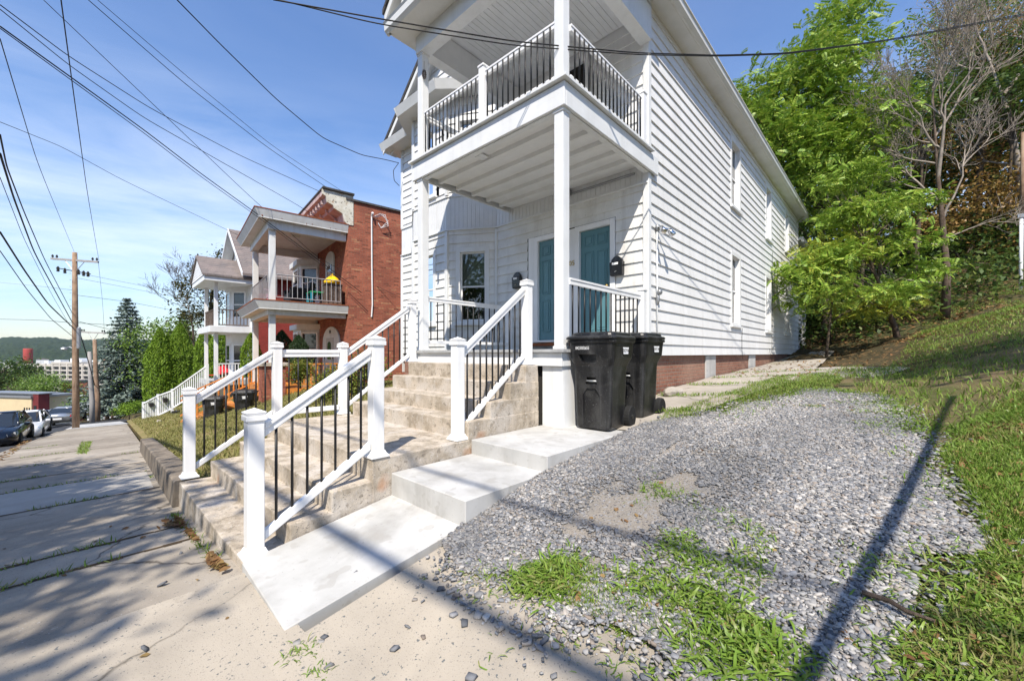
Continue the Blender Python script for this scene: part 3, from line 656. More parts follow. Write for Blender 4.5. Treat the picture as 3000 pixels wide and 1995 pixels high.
def stair_rail(parent,a,b,ha,hb,la,lb,n):
    """a,b: (x,y); ha,hb rail tops; la,lb bottom rail heights (absolute)"""
    A_=Vector((a[0],a[1],0));B_=Vector((b[0],b[1],0))
    m=MB(); p0=A_+Vector((0,0,ha));p1=B_+Vector((0,0,hb)); m.beam(p0,p1,.064,-.05,-.0);m.beam(p0,p1,.044,-.105,-.0505); r=m.build('top_rail',W['vinyl'],parent,bevel=.007)
    m=MB(); q0=A_+Vector((0,0,la));q1=B_+Vector((0,0,lb)); m.beam(q0,q1,.048,-.05,.022); m.build('bottom_rail',W['vinyl'],parent,bevel=.008)
    for i in range(n):
        t=(i+.75)/(n+.5); lo=q0.lerp(q1,t);hi=p0.lerp(p1,t)
        bb=MB(); bb.tube([lo+Vector((0,0,.01)),hi+Vector((0,0,-.09))],.0105,8); bb.build('baluster',W['blackmetal'],parent,smooth=True)
xrp=-3.345; xlp=-5.99
r1=thing('stair_railing','white vinyl stair railing with black balusters, right of the lower flight beside the white path','railing',(xrp,1.3,0))
newel(r1,xrp,.87,-.005,1.03); newel(r1,xrp,1.815,.531,1.045)
stair_rail(r1,(xrp,.93),(xrp,1.757),.945,1.495,.14,.655,7)
r2=thing('stair_railing','white vinyl stair railing with black balusters, right of the upper flight next to the bins','railing',(xrp,3.4,.53))
newel(r2,xrp-.02,2.765,.531,1.06); newel(r2,xrp-.03,3.90,1.302,1.06)
stair_rail(r2,(xrp-.02,2.825),(xrp-.03,3.842),1.50,2.29,.66,1.44,10)
r3=thing('stair_railing','white vinyl stair railing with four posts along the lawn side of the steps','railing',(xlp,2.4,.1))
newel(r3,xlp-.03,.90,-.005,1.03); newel(r3,xlp-.12,1.86,.531,1.05); newel(r3,xlp-.10,2.76,.531,1.06); newel(r3,xlp+.0,3.92,1.302,1.05)
stair_rail(r3,(xlp-.03,.96),(xlp-.12,1.80),.95,1.50,.13,.66,7)
stair_rail(r3,(xlp-.12,1.92),(xlp-.10,2.70),1.50,1.50,.65,.65,6)
stair_rail(r3,(xlp-.10,2.82),(xlp+.0,3.86),1.50,2.27,.66,1.44,10)
# ------------------------------------------------------------------ wheeled bins
def rring(hw,y0,y1,z,r=.09,n=4):
    P=[]
    for cx,cy,a0 in((hw-r,y1-r,0),(-hw+r,y1-r,90),(-hw+r,y0+r,180),(hw-r,y0+r,270)):
        for i in range(n+1):
            a=math.radians(a0+90*i/n); P.append((cx+r*math.cos(a),cy+r*math.sin(a),z))
    return P
def make_bin(label,group=None,number=None,front=True):
    t=thing('wheeled_bin',label,'bin',group=group)
    m=MB()
    R=[(.235,-.27,.24,.015,.05),(.25,-.285,.25,.05,.07),(.262,-.30,.265,.30,.08),(.275,-.315,.28,.70,.085),(.282,-.32,.295,.76,.085),(.318,-.35,.37,.86,.09),(.328,-.365,.39,1.00,.09),(.335,-.37,.40,1.055,.09)]
    m.loft([rring(hw,y0,y1,z,r) for hw,y0,y1,z,r in R])
    body=m.build('body',W['bin'],t,True,fixn=True)
    # recesses cut in the front
    for x0,x1,z0,z1,d in((-.17,.10,.80,.90,.06),(-.085,.085,.545,.63,.05),(-.12,.12,.03,.50,.028)):
        c=MB()
        if z0>.7: c.prism([(x0,-.45,z1),(x1,-.45,z1),(x1-.02,-.45,z0+.0),(x0+.05,-.45,z0)],(0,.16,0))
        elif z0<.1: c.prism([(x0,-.45,z0-.1),(x0,-.45,z1-.08),(x0+.06,-.45,z1),(x1-.06,-.45,z1),(x1,-.45,z1-.08),(x1,-.45,z0-.1)],(0,.45-.305+d,0))
        else: c.prism([(x0,-.45,z0),(x0+.02,-.45,z1),(x1-.02,-.45,z1),(x1,-.45,z0)],(0,.45-.30+d,0))
        co=c.build('cutter',W['bin'],None,fixn=True)
        md=body.modifiers.new('cut','BOOLEAN'); md.object=co; md.operation='DIFFERENCE'; md.solver='EXACT'
        dg=bpy.context.evaluated_depsgraph_get(); dg.update(); me=bpy.data.meshes.new_from_object(body.evaluated_get(dg)); body.modifiers.clear(); old=body.data; body.data=me; bpy.data.objects.remove(co); bpy.data.meshes.remove(old)
    bv=body.modifiers.new('bevel','BEVEL'); bv.width=.008;bv.segments=2;bv.limit_method='ANGLE';bv.angle_limit=.6
    m=MB(); m.tube([(-.08,-.298,.585),(.08,-.298,.585)],.011,8); m.build('grab_bar',W['greymetal'],t,True,True)
    m=MB(); m.loft([rring(.352,-.392,.41,1.04,.1),rring(.356,-.396,.41,1.075,.1)])
    m.build('rim',W['bin'],t,True,bevel=.006)
    m=MB(); m.loft([rring(hw,y0,y1,z,.1) for hw,y0,y1,z in((.358,-.42,.40,1.079),(.362,-.425,.41,1.10),(.345,-.40,.40,1.118),(.315,-.34,.38,1.123),(.305,-.33,.37,1.155),(.28,-.28,.33,1.168))])
    lid=m.build('lid',W['bin'],t,True,bevel=.006); m=MB(); m.tube([(-.22,.435,1.10),(.22,.435,1.10)],.016,8); m.box(-.23,-.19,.38,.45,1.085,1.12);m.box(.19,.23,.38,.45,1.085,1.12); m.build('lid_hinge',W['bin'],lid,True)
    for s in(1,-1):
        m=MB(); cx=s*.285; m.lathe((cx,.30,.135),[(.085,-.045),(.128,-.045),(.135,-.03),(.135,.03),(.128,.045),(.085,.045)],22,'x'); w=m.build('wheel',W['rubber'],t,True,False,bevel=.003)
        h=MB(); h.lathe((cx,.30,.135),[(.03,-.05),(.03,.05)],12,'x')
        for k in range(8):
            a=k*PI/4; u=Vector((0,math.cos(a),math.sin(a)));v2=Vector((0,-math.sin(a),math.cos(a)))
            c=Vector((cx,.30,.135)); P=[c+Vector((dx,0,0))+u*rr+v2*ww_ for dx in(-.042,.042) for rr,ww_ in((.028,-.012),(.092,-.008),(.092,.008),(.028,.012))]
            h.add(P,[(0,1,2,3),(7,6,5,4),(0,4,5,1),(1,5,6,2),(2,6,7,3),(3,7,4,0)])
        h.build('wheel_hub',W['bin'],w,True,bevel=.002)
    m=MB(); m.tube([(-.28,.30,.135),(.28,.30,.135)],.012,8); m.build('axle',W['greymetal'],t,True)
    # city plate on both flanks
    for s in((1,) if front else (1,-1)):
        x=s*.331; pl=MB(); yc=.06
        q=[(x+s*.001,yc-.10,.985),(x+s*.001,yc+.10,.985),(x+s*.0005,yc+.08,.905),(x+s*.0005,yc-.08,.905)]; pl.quad(*q); p_=pl.build('city_plate',W['whitelabel'],t,True)
        me=text_mesh('TROY.NY',.058,.0006); lt=link('plate_lettering',me,W['bin'],p_,True); lt.location=(x+s*.003,yc,.946); lt.rotation_euler=(PI/2,0,s*PI/2)
    if not front:
        me=MB()
    if number:
        me=text_mesh(number,.052,.0006); lt=link('number',me,W['whitelabel'],t,True); lt.location=(-.10,-.3705,.975); lt.rotation_euler=(PI/2+.03,0,0); lt.scale=(.78,1,1)
    return t
def place(t,x,y,z,rz): t.location=(x,y,z); t.rotation_euler=(0,0,math.radians(rz)); t.scale=(.92,.78,1); return t
b1=place(make_bin('black wheeled bin with white number, front one of the pair beside the porch','black wheeled bins',None or '0423302655'),-2.60,4.40,.536,2)
b2=place(make_bin('black wheeled bin behind another bin, standing against the white house corner','black wheeled bins'),-2.62,5.33,.56,-2)
b3=place(make_bin('black wheeled bin on the neighbour lawn, closer to the brick pier','black wheeled bins'),0,0,0,0)
b4=place(make_bin('black wheeled bin on the neighbour lawn, closer to the white stair fence','black wheeled bins'),0,0,0,0)
for b,u,v,d in((b3,718,1248,13.0),(b4,628,1262,13.6)):
    p=at(u,v,d); b.location=(p.x,p.y,p.z); b.rotation_euler=(0,0,math.radians(-24))
# ------------------------------------------------------------------ things hanging on the house
def mailbox(u,v,label,w=.26,h=.36):
    c=at(u,v,1); k=YW/c.y; c=Vector((c.x*k,YW,ZC+(c.z-ZC)*k))
    t=thing('mailbox',label,'mailbox',c,0,'black wall mailboxes')
    m=MB(); y1=-.022
    m.loft([[(-w*a,y1,z),(w*a,y1,z),(w*a*.98,y1-d,z),(-w*a*.98,y1-d,z)] for z,a,d in((-h*.5,.44,.075),(-h*.44,.46,.09),(h*.14,.48,.10),(h*.18,.48,.085))]); bd=m.build('body',W['blackgloss'],t,True,bevel=.006)
    m=MB(); n=8
    P=[(-w*.40,y1,h*.18)]+[(-w*.40+.0+ w*.80*i/n, y1, h*.28+.07*math.sin(PI*i/n)) for i in range(n+1)]+[(w*.40,y1,h*.18)]
    m.prism(P,(0,-.07,0)); m.build('hood',W['blackgloss'],t,True,bevel=.006)
    m=MB(); m.quad((-w*.25,y1-.108,h*.02),(w*.20,y1-.108,h*.02),(w*.20,y1-.106,h*.13),(-w*.25,y1-.106,h*.13)); m.build('name_card',W['whitelabel'],t,True)
    m=MB(); m.tube([(-.02,y1-.098,-h*.32),(.02,y1-.1,-h*.28)],.006,6); m.build('latch',W['chrome'],t,True)
    return t
W['blackgloss']=pm('black enamel',(.012,.012,.014),None,1,.18,.5)
mailbox(1813,780,'black mailbox between the right teal door and the house corner')
mailbox(1521,822,'black mailbox left of the left teal door beside the bay window',.24,.36)
fx=Vector((XS+.03,6.85,3.62))
t=thing('floodlight','twin bulb floodlight on the white house corner above the bins','floodlight',fx)
m=MB(); m.lathe((0,0,0),[(.06,0),(.06,.03),(.045,.05)],14,'x'); m.build('base_plate',W['greymetal'],t,True,True)
for dy,dx,ang in((-.10,.12,0),(.12,.16,1)):
    m=MB(); a=Vector((.04,dy*.3,0)); b=Vector((dx,dy,-.03)); m.tube([a,b],.018,8)
    d=Vector((.45,-.35 if ang==0 else .3,-.8)).normalized()
    m.tube([b,b+d*.05,b+d*.12,b+d*.135],[.035,.045,.062,.05],14); m.build('lamp_head',W['chrome'],t,True,True)
t=thing('conduit','thin white conduit running down the house corner from the floodlight','conduit',(XS+.045,6.83,1.42))
m=MB(); m.tube([(0,0,.02),(0,0,2.12)],.013,8); m.build('pipe',W['paint'],t,True,True)
m=MB(); m.tube([(0,0,1.10),(.012,0,1.0),(.012,0,.92),(0,0,.85)],[.012,.035,.03,.012],8); m.lathe((.02,0,1.08),[(.05,0),(.05,.04),(.03,.06)],12,'x'); m.build('junction_box',W['greymetal'],t,True,True)
t=thing('pine_cone','brown pine cone ornament hanging by a cord from the upper porch post','ornament',(PX0+.15,4.11,6.22)); t.scale=(.55,.55,.7)
m=MB()
for i in range(9):
    z=i*.024; r=.05*math.sin(PI*(i+1.2)/10.5)+.012
    for k in range(7):
        a=2*PI*k/7+i*.45; c=Vector((r*math.cos(a),r*math.sin(a),z)); m.add([c+Vector((0,0,.014)),c+Vector((.016*math.cos(a)-.012*math.sin(a),.016*math.sin(a)+.012*math.cos(a),-.006)),c+Vector((.016*math.cos(a)+.012*math.sin(a),.016*math.sin(a)-.012*math.cos(a),-.006)),c*.3+Vector((0,0,z*.7))],[(0,1,2),(0,2,3),(0,3,1),(1,3,2)])
m.build('cone',W['brownbark'],t,True)
m=MB(); m.tube([(0,0,.2),(0,0,.42)],.004,5); m.build('cord',W['cable'],t,True)
t=thing('garden_chair','pinkish chair back behind the balcony railing near the upper bay window','chair',(-6.9,5.3,4.84))
m=MB(); m.loft([rring(.25,-.04,.04,z,.03) for z in(.45,.6,.95)]+[rring(.2,-.04,.04,1.05,.03)]); m.build('backrest',pm('mauve cushion',(.36,.25,.24),(.30,.2,.2),6,.8,.2),t,True,bevel=.01); m=MB(); m.box(-.26,.26,-.5,-.05,.38,.48); m.build('seat',W['dark'],t,True)
for a,b in((-.22,-.45),(.22,-.45),(-.22,0),(.22,0)):
    m=MB(); m.box(a-.02,a+.02,b-.02,b+.02,0,.38); m.build('leg',W['dark'],t,True)
t=thing('rock','pale broken stone lying behind the bins against the brick foundation','rock',(-2.72,6.95,.79))
bm=bmesh.new(); bmesh.ops.create_icosphere(bm,subdivisions=2,radius=.18)
for v in bm.verts: v.co=Vector((v.co.x*.8,v.co.y*1.5,v.co.z*.45))+mnoise.noise_vector(v.co*7)*.05
me=bpy.data.meshes.new('stone'); bm.to_mesh(me); bm.free(); link('stone',me,W['slabside'],t,True)
# ------------------------------------------------------------------ ground, pavement, street
def ky(x): return -1.75+.062*max(0,-x-19)
def yw(x): return .86+.045*max(0,-x-5.9)
def nonuni(segs):
    out=[]
    for a,b,s in segs: out+=list(np.arange(a,b-1e-6,s))
    return np.array(out+[segs[-1][1]])
gx_=nonuni([(-3000,-900,150),(-900,-120,30),(-120,-50,5),(-50,-8,1.2),(-8,4,.4),(4,16,1),(16,120,8),(120,900,80)])
gy_=nonuni([(-2500,-300,100),(-300,-20,14),(-20,-1.6,1),(-1.6,-1.55,.05),(-1.55,12,.35),(12,34,1),(34,70,3),(70,800,40),(800,2500,150)])
GX,GY=np.meshgrid(gx_,gy_,indexing='ij')
GZ=hz(GX,GY)+np.where(GY<-.2,-.32,-.09)
YWg=.86+.045*np.clip(-GX-5.9,0,40)
GZ=np.where((GX<-5)&(GY<YWg+.45)&(GY>-2)&(GX>-60),hz(GX,np.full_like(GY,-1.))-.3,GZ)
GZ=GZ+np.where((GY>17)&(GX>-12)&(GX<20),(vnoise(GX+40,GY+40,.9,5)-.5)*.5,0)
n0,n1=GX.shape; idx=np.arange(n0*n1).reshape(n0,n1)
Fq=np.stack([idx[:-1,:-1],idx[1:,:-1],idx[1:,1:],idx[:-1,1:]],-1).reshape(-1,4)
W['ground']=pm('leafy ground',(.085,.06,.037),(.05,.04,.025),2.5,.95,.1,bump=.9,bscale=14,bdist=.05,speck=[(5,(.20,.12,.055),.58,.7),(9,(.27,.18,.09),.64,.7)],blot=(.05,(.06,.075,.03),.45,.7))
g=mesh_np('ground',np.stack([GX,GY,GZ],-1).reshape(-1,3),Fq,W['ground']); g['kind']='structure'; g.data.polygons.foreach_set('use_smooth',[True]*len(g.data.polygons))
xs=[-38+i*.8 for i in range(41)]
sheet('sidewalk',[(x,ky(x)+.13) for x in np.arange(-37.5,-3.3,1.0)]+[(-3.2,-1.6),(-3.2,.80),(-5.9,.80)]+[(x,yw(x)+.0) for x in np.arange(-6,-37.6,-1.0)],W['sidewalk'],0,.4,h=lambda x,y: hz(x,np.full_like(np.asarray(x,float),-1.0)))
def pl(px): return [onG(u,v) for u,v in px]
gpx=[(1290,1600),(1352,1545),(1590,1390),(1838,1266),(1890,1243),(2050,1225),(2200,1188),(2420,1140),(2560,1175),(2690,1290),(2760,1420),(2850,1620),(2700,1790),(2570,1995),(2560,2300),(1900,2300),(2040,1985),(1880,1900),(1800,1850),(1640,1770),(1500,1705),(1380,1690)]
gravelP=pl(gpx)
def ragged(P,amp,step=.12):
    out=[];n=len(P)
    for i in range(n):
        a=P[i];b=P[(i+1)%n];L=math.dist(a[:2],b[:2]);k=max(1,int(L/step))
        for j in range(k):
            q=a.lerp(b,j/k); f=amp if q.x>-2.05 else .01
            q=q+Vector((mnoise.noise(q*3.3)+.5*mnoise.noise(q*9),mnoise.noise(q*3.1+Vector((9,0,0)))+.5*mnoise.noise(q*8),0))*f; out.append(q)
    return out
gravelR=ragged(gravelP,.16)
sheet('driveway_apron',[(-3.2,-1.6),(6,-1.6),(6,1.0),(.5,1.15),(-.2,1.7),(-.5,2.3),(-2.2,2.0),(-2.2,.80),(-3.2,.80)],W['apron'],.003,.3)
sheet('gravel_driveway',gravelR,W['gravelbed'],.010,.12,rough=.03)
sheet('side_path',[(-2.985,4.4),(-2.2,4.4),(-1.75,6.0),(-1.35,8.6),(-.9,9.2),(-.2,9.6),(.3,11),(.1,12.5),(-1.4,13),(-1.7,21.5),(-2.985,21.5)],W['slabside'],-.015,.3,rough=.04)
sheet('lawn',[(-6.02,.93),(-6.02,2.0),(-6.14,2.0),(-6.14,4.5),(-6.0,7)]+[(-10.5,7),(-14,6.4),(-38,7.5)]+[(x,yw(x)+.0) for x in np.arange(-38,-6.0,1.0)],W['dryturf'],-.02,.5)
sheet('grass_bank',[(.5,1.12),(6,.95),(7,10.8),(2.4,10.7),(.9,10.5),(.2,10.2),(-.6,9.6),(-.6,8.3),(-.5,6.4),(-.45,4.0),(-.8,3.2),(-.85,2.2),(-.5,1.5)],W['turf'],-.012,.3,rough=.06)
hs=lambda x,y: hz(x,np.full_like(np.asarray(x,float),-1.0))
sheet('street',[(-140,-9.5),(25,-9.5),(25,-1.76)]+[(x,ky(x)-.01) for x in np.arange(-10,-46.1,-2)]+[(-56,.4),(-140,5)],W['asphalt'],-.13,2.0,h=hs)
sheet('far_sidewalk',[(-140,-14),(25,-13),(25,-9.6),(-140,-9.6)],W['sidewalk'],-.02,4,h=hs)
sheet('cross_street',[(-56,.38),(-46.2,-.10),(-47,25),(-56,25)],W['asphalt'],-.06,2.0,h=hs)
sheet('corner_pavement',[(-46,-.02),(-37.6,-.50),(-37.6,2.4),(-45.5,2.4)],W['newconcrete'],.004,1.0,h=hs)
m=MB()
for a in np.arange(-37.6,24,1.6):
    z0,z1=hf(a,-1),hf(a+1.57,-1); 
    k0,k1=ky(a),ky(a+1.57)
    m.add([(a,k0,z0-.3),(a+1.57,k1,z1-.3),(a+1.57,k1+.13,z1-.3),(a,k0+.13,z0-.3),(a,k0,z0+.01),(a+1.57,k1,z1+.01),(a+1.57,k1+.13,z1+.01),(a,k0+.13,z0+.01)],[(0,3,2,1),(4,5,6,7),(0,1,5,4),(1,2,6,5),(2,3,7,6),(3,0,4,7)])
o=m.build('kerb',W['sidewalk'],bevel=.012); o['kind']='structure'
# joints between pavement slabs: packed dirt
jx=[onG(u,v).x for u,v in((330,1588),(330,1640),(230,1470),(230,1412),(250,1378),(250,1345),(300,1313),(300,1290))]
m=MB(); 
for x in jx:
    y=ky(x)+.2
    while y<yw(x)-.15:
        y2=min(y+.12,yw(x)-.13); w=.012+.02*random.random(); e=(random.random()-.5)*.02
        m.quad(*[(xx,yy,hf(xx,min(yy,.7))+.005) for xx,yy in((x-w+e,y),(x+w+e,y),(x+w+e,y2),(x-w+e,y2))]); y=y2
for y0 in(.70,):
    pass
o=m.build('pavement_joint',W['soil']); o['kind']='structure'
sheet('patched_slab',[(jx[3]+.03,-1.5),(jx[2]-.03,-1.5),(jx[2]-.03,.75),(jx[3]+.03,.85)],pm('lighter patched slab',(.40,.375,.335),(.31,.29,.255),1.2,.9,.2,bump=.3,bscale=120,bdist=.003),.004,.4)
# low kerb wall along the lawn
t=thing('retaining_wall','low stained concrete kerb wall between the sidewalk and the sloping lawn','wall',(-10,1,-.6))
xsw=np.arange(-5.985,-14.4,-.55); rings=[]
for i,x in enumerate(xsw):
    y=yw(x); s=hf(x,-1); top=min(s+.34,-.012) if i==0 else s+.33-.01*(i%2)
    rings.append([(x,y-.13,s-.3),(x,y-.11,top-.02),(x,y-.09,top),(x,y+.13,top),(x,y+.15,s-.3)])
m=MB(); m.loft(rings); m.build('wall_body',W['wallstone'],t,fixn=True)
# ------------------------------------------------------------------ gravel, grass, leaves
ST=np.array([(-1,-.8,-.5),(1,-.6,-.5),(.8,.9,-.5),(-.7,.8,-.5),(-.8,-.6,.45),(.7,-.75,.5),(.85,.6,.3),(-.5,.85,.5)]); SF=[(0,3,2,1),(4,5,6,7),(0,1,5,4),(1,2,6,5),(2,3,7,6),(3,0,4,7)]
def hzn(xy): return hz(xy[:,0],xy[:,1])
Vs=[];Fs=[];off=0
def addmesh(V,Fc):
    global off
    Vs.append(V);Fs.append(Fc+off);off+=len(V)
N=175000; xy=sample(gravelR,N); ed=np.array([(p.x,p.y) for p in gravelR if p.x>-2.0]); e2=ed[rng.integers(0,len(ed),9000)]+rng.normal(0,.10,(9000,2)); xy=np.vstack([xy,e2]); N=len(xy); d=np.hypot(xy[:,0],xy[:,1]); 
dirt=vnoise(xy[:,0]+20,xy[:,1]+20,1.5,11)*.5+vnoise(xy[:,0]+20,xy[:,1]+20,4.1,12)*.3+vnoise(xy[:,0]+20,xy[:,1]+20,11,14)*.2
mid=1.5*np.exp(-((xy[:,0]+1.25-.10*(xy[:,1]-2.7))**2/.16+(xy[:,1]-2.75)**2/1.3))+.8*np.exp(-((xy[:,0]+.35)**2/.35+(xy[:,1]-7.0)**2/1.8)); keep=rng.random(N)>np.clip((dirt-.33)*3.4,0,.97)*(.25+.95*mid)
xy=xy[keep]; N=len(xy); sz=np.minimum(rng.gamma(2.6,.0023,N)+.003,.019); S=np.stack([sz*rng.uniform(.9,1.5,N),sz*rng.uniform(.6,1,N),sz*rng.uniform(.35,.75,N)],1)
bump_=(vnoise(xy[:,0]+50,xy[:,1]+50,1.3,3)-.5)*.03
Pn=np.column_stack([xy,hzn(xy)+.012+bump_+rng.uniform(-.002,.010,N)]); addmesh(*inst(ST,SF,Pn,rots(N,.35),S))
# strays on the apron and pads
q=[onG(u,v) for u,v in((1040,1680),(1075,1395),(1195,1840),(1370,1720),(1330,1805),(1360,1830),(1400,1810),(1240,1870),(1155,1905),(940,1885),(950,1870),(965,1960),(870,1890),(475,1715),(425,1905),(530,1622),(1380,1990),(1470,1850),(1215,1760),(1290,1730))]
more=sample(pl([(1300,1620),(1500,1720),(1800,1870),(1900,1940),(1500,1900),(1300,1740)]),260); 
P2=np.vstack([np.array([tuple(a) for a in q]),np.column_stack([more,hzn(more)])]); n2=len(P2)
s2=np.concatenate([rng.uniform(.012,.024,len(q)),rng.gamma(4,.0018,len(more))+.003]); P2[:,2]+=s2*.4+.004
addmesh(*inst(ST,SF,P2,rots(n2,.4),np.stack([s2*1.2,s2*.9,s2*.6],1)))
W['stones']=leafmat('crushed stone',[(.085,.09,.10),(.23,.235,.25),(.145,.15,.162),(.34,.345,.36),(.29,.25,.21),(.44,.43,.41),(.19,.19,.195),(.60,.57,.53),(.24,.19,.15)],0,.8,.25)
o=mesh_np('gravel',np.vstack(Vs),np.vstack(Fs),W['stones']); tag(o,'blue grey crushed stone strewn over the driveway','gravel',kind='stuff')
BL=np.array([(-.06,0,0),(.06,0,0),(.055,.22,.5),(-.055,.22,.5),(.012,.62,.86),(-.012,.62,.86)]); BF=[(0,1,2,3),(3,2,4,5)]
BB=np.array([(-.05,0,0),(.05,0,0),(.075,.35,.30),(-.075,.35,.30),(.07,.72,.34),(-.07,.72,.34),(.01,1.05,.16),(-.01,1.05,.16)]); BBF=[(0,1,2,3),(3,2,4,5),(5,4,6,7)]
def grass(name,label,parts,mat,group=None):
    Vs=[];Fs=[];off=0
    for xy,lo,hi,T,TF,tilt,wide in parts:
        N=len(xy)
        if N==0: continue
        L=rng.uniform(lo,hi,N); Pn=np.column_stack([xy,hzn(xy)-.006]); V,Fc=inst(T,TF,Pn,rots(N,tilt),np.stack([L*wide,L,L],1)); 
        k=TF and len(TF)
        Vs.append(V);Fs.append(Fc+off);off+=len(V)
    o=mesh_np(name,np.vstack(Vs),np.vstack(Fs),mat); return tag(o,label,'grass',group,'stuff')
def clump(px,N,spread,jit=.3):
    """tufts gathered round seeds inside a pixel-outlined patch"""
    P=pl(px); c=sample(P,max(8,int(N/9))); k=vnoise(c[:,0]*1.0+33,c[:,1]+33,3.2,int(N)%97)*.6+vnoise(c[:,0]+33,c[:,1]+33,8.5,5)*.4; o=np.argsort(-k); c=c[o[:max(4,int(len(c)*.42))]]; i=rng.integers(0,len(c),N); return c[i]+rng.normal(0,spread,(N,2))
def dens(px,N,sc,thr,seed):
    xy=sample(pl(px) if len(px[0])==2 and px[0][0]>50 else px,N); n=vnoise(xy[:,0]+30,xy[:,1]+30,sc,seed)*.65+vnoise(xy[:,0]+30,xy[:,1]+30,sc*3.3,seed+1)*.35
    return xy[n+rng.normal(0,.08,len(xy))>thr]
W['grass']=leafmat('green grass blades',[(.14,.23,.03),(.20,.32,.045),(.10,.18,.024),(.27,.36,.07),(.34,.32,.11)],.3,.5,.25)
W['brightgrass']=leafmat('bright broad grass',[(.15,.26,.035),(.24,.37,.055),(.11,.19,.028),(.31,.41,.09),(.19,.30,.04),(.33,.30,.13)],.35,.4,.3)
W['drygrass']=leafmat('dry lawn blades',[(.24,.23,.07),(.16,.19,.05),(.34,.28,.13),(.20,.22,.06),(.38,.31,.17)],.25,.6,.2)
G1=[(1893,1245),(1960,1205),(2080,1165),(2160,1140),(2290,1100),(2420,1092),(2480,1110),(2430,1142),(2220,1192),(2080,1228),(1960,1243)]
G2=[(1800,1560),(1900,1540),(2100,1590),(2260,1650),(2330,1700),(2160,1710),(1960,1690),(1830,1640)]
G3=[(1525,1690),(1640,1650),(1800,1680),(1960,1720),(2120,1760),(2250,1870),(2330,1995),(2130,1995),(1950,1900),(1760,1830),(1600,1760)]
G4=[(2770,1340),(2860,1240),(2999,1150),(2999,1995),(2610,1995),(2640,1900),(2820,1760),(2900,1640),(2880,1500)]
G5=[(2470,1085),(2600,1075),(2800,1010),(2999,975),(2999,1180),(2860,1260),(2780,1340),(2700,1270),(2640,1210),(2520,1150)]
G6=[(2080,1500),(2200,1490),(2320,1560),(2290,1640),(2180,1600)]
G7=[(1350,1650),(1450,1620),(1560,1640),(1480,1690),(1380,1690)]
parts=[(dens(G1,14000,2.2,.33,21),.02,.05,BL,BF,.6,1.2),(dens(G5,120000,1.5,.37,23),.04,.10,BL,BF,.6,1.1),
 (dens(G4,52000,1.6,.44,25),.02,.07,BL,BF,.8,1.0),(dens(G3,22000,2.0,.36,27),.02,.06,BL,BF,.9,1.0),
 (clump([(2200,1150),(2640,1140),(2600,1230),(2300,1300),(2100,1260)],700,.035),.02,.05,BL,BF,.7,1.2),
 (clump([(1900,1400),(2250,1480),(2300,1600),(2000,1560),(1850,1480)],900,.04),.02,.05,BL,BF,.9,1.3)]
grass('grass','short green grass on the bank and along the gravel edge',parts,W['grass'])
def edgeclump(n,lo,hi,sel,spread=.06):
    e=np.array([(p.x,p.y) for p in gravelR if sel(p)]); c=e[rng.integers(0,len(e),max(3,n//22))]+rng.normal(0,.13,(max(3,n//22),2)); i=rng.integers(0,len(c),n); return (c[i]+rng.normal(0,spread,(n,2)),lo,hi,BB,BBF,.6,.7)
parts=[edgeclump(5200,.03,.08,lambda p:p.x>-.75 and p.y>1.2),edgeclump(4200,.025,.06,lambda p:p.y>5.2,.09),(clump([(1500,1480),(1900,1380),(2300,1230),(2560,1290),(2300,1420),(1900,1540)],700,.03),.02,.05,BB,BBF,.6,.7),edgeclump(900,.025,.06,lambda p:-1.9<p.x<-.5 and p.y<2.3),(clump(G2,3300,.035),.03,.085,BB,BBF,.6,.75),(clump(G3,9500,.06),.035,.10,BB,BBF,.6,.75),(clump(G6,900,.03),.03,.07,BB,BBF,.6,.75),(clump(G4,7000,.05),.03,.09,BB,BBF,.6,.7),(clump(G7,260,.03),.02,.06,BB,BBF,.6,.8),
 (clump([(1890,1425),(1950,1430),(1950,1455),(1890,1455)],110,.02),.04,.09,BB,BBF,.5,.6),(clump([(830,1850),(880,1850),(960,1995),(900,1995)],420,.03),.02,.06,BB,BBF,.7,.6)]
grass('weed_grass','bright broad bladed weed grass lying over the gravel',parts,W['brightgrass'])
lawnP=[(-6.05,.98),(-6.2,2.4),(-6.2,6.3),(-10.5,6.4),(-14,6.2),(-36,6.2),(-36,2.4),(-20,1.65),(-12,1.2)]
nr=[(-6.05,.98),(-6.2,2.4),(-6.2,6.3),(-10.5,6.4),(-14,6.0),(-16,1.6)]
jg=[]
for x in jx:
    n=300; y=rng.uniform(-1.5,yw(x)-.15,n); k=vnoise(y*1.0+20,np.full(n,x+30.),1.6,int(abs(x)*9))>.55; jg.append(np.column_stack([x+rng.normal(0,.03,n),y])[k])
wx=rng.uniform(-9,-3.4,500); wk=vnoise(wx+20,wx*0+3,1.3,8)>.5; jg.append(np.column_stack([wx,np.array([yw(a) for a in wx])-.16+rng.normal(0,.025,500)])[wk])
patch=sample([(onG(225,1330)[0],onG(225,1330)[1]),(onG(255,1330)[0],onG(255,1330)[1]),(onG(268,1295)[0],onG(268,1295)[1]),(onG(240,1295)[0],onG(240,1295)[1])],700)
grass('lawn_grass','dry patchy lawn sloping up to the houses and weeds in the pavement joints',[(dens(nr,52000,.8,.30,31),.04,.08,BL,BF,.5,1.3),(dens(lawnP,26000,.8,.25,33),.05,.10,BL,BF,.5,1.8)],W['drygrass'])
for Y,x0,x1 in((5.6,-2.9,-1.9),(6.9,-2.9,-1.6),(8.3,-2.9,-1.35),(9.7,-2.9,-.4),(11.4,-2.9,0)):
    n=420; xx=rng.uniform(x0,x1,n); jg.append(np.column_stack([xx,Y+.12*np.sin(xx*3)+rng.normal(0,.05,n)]))
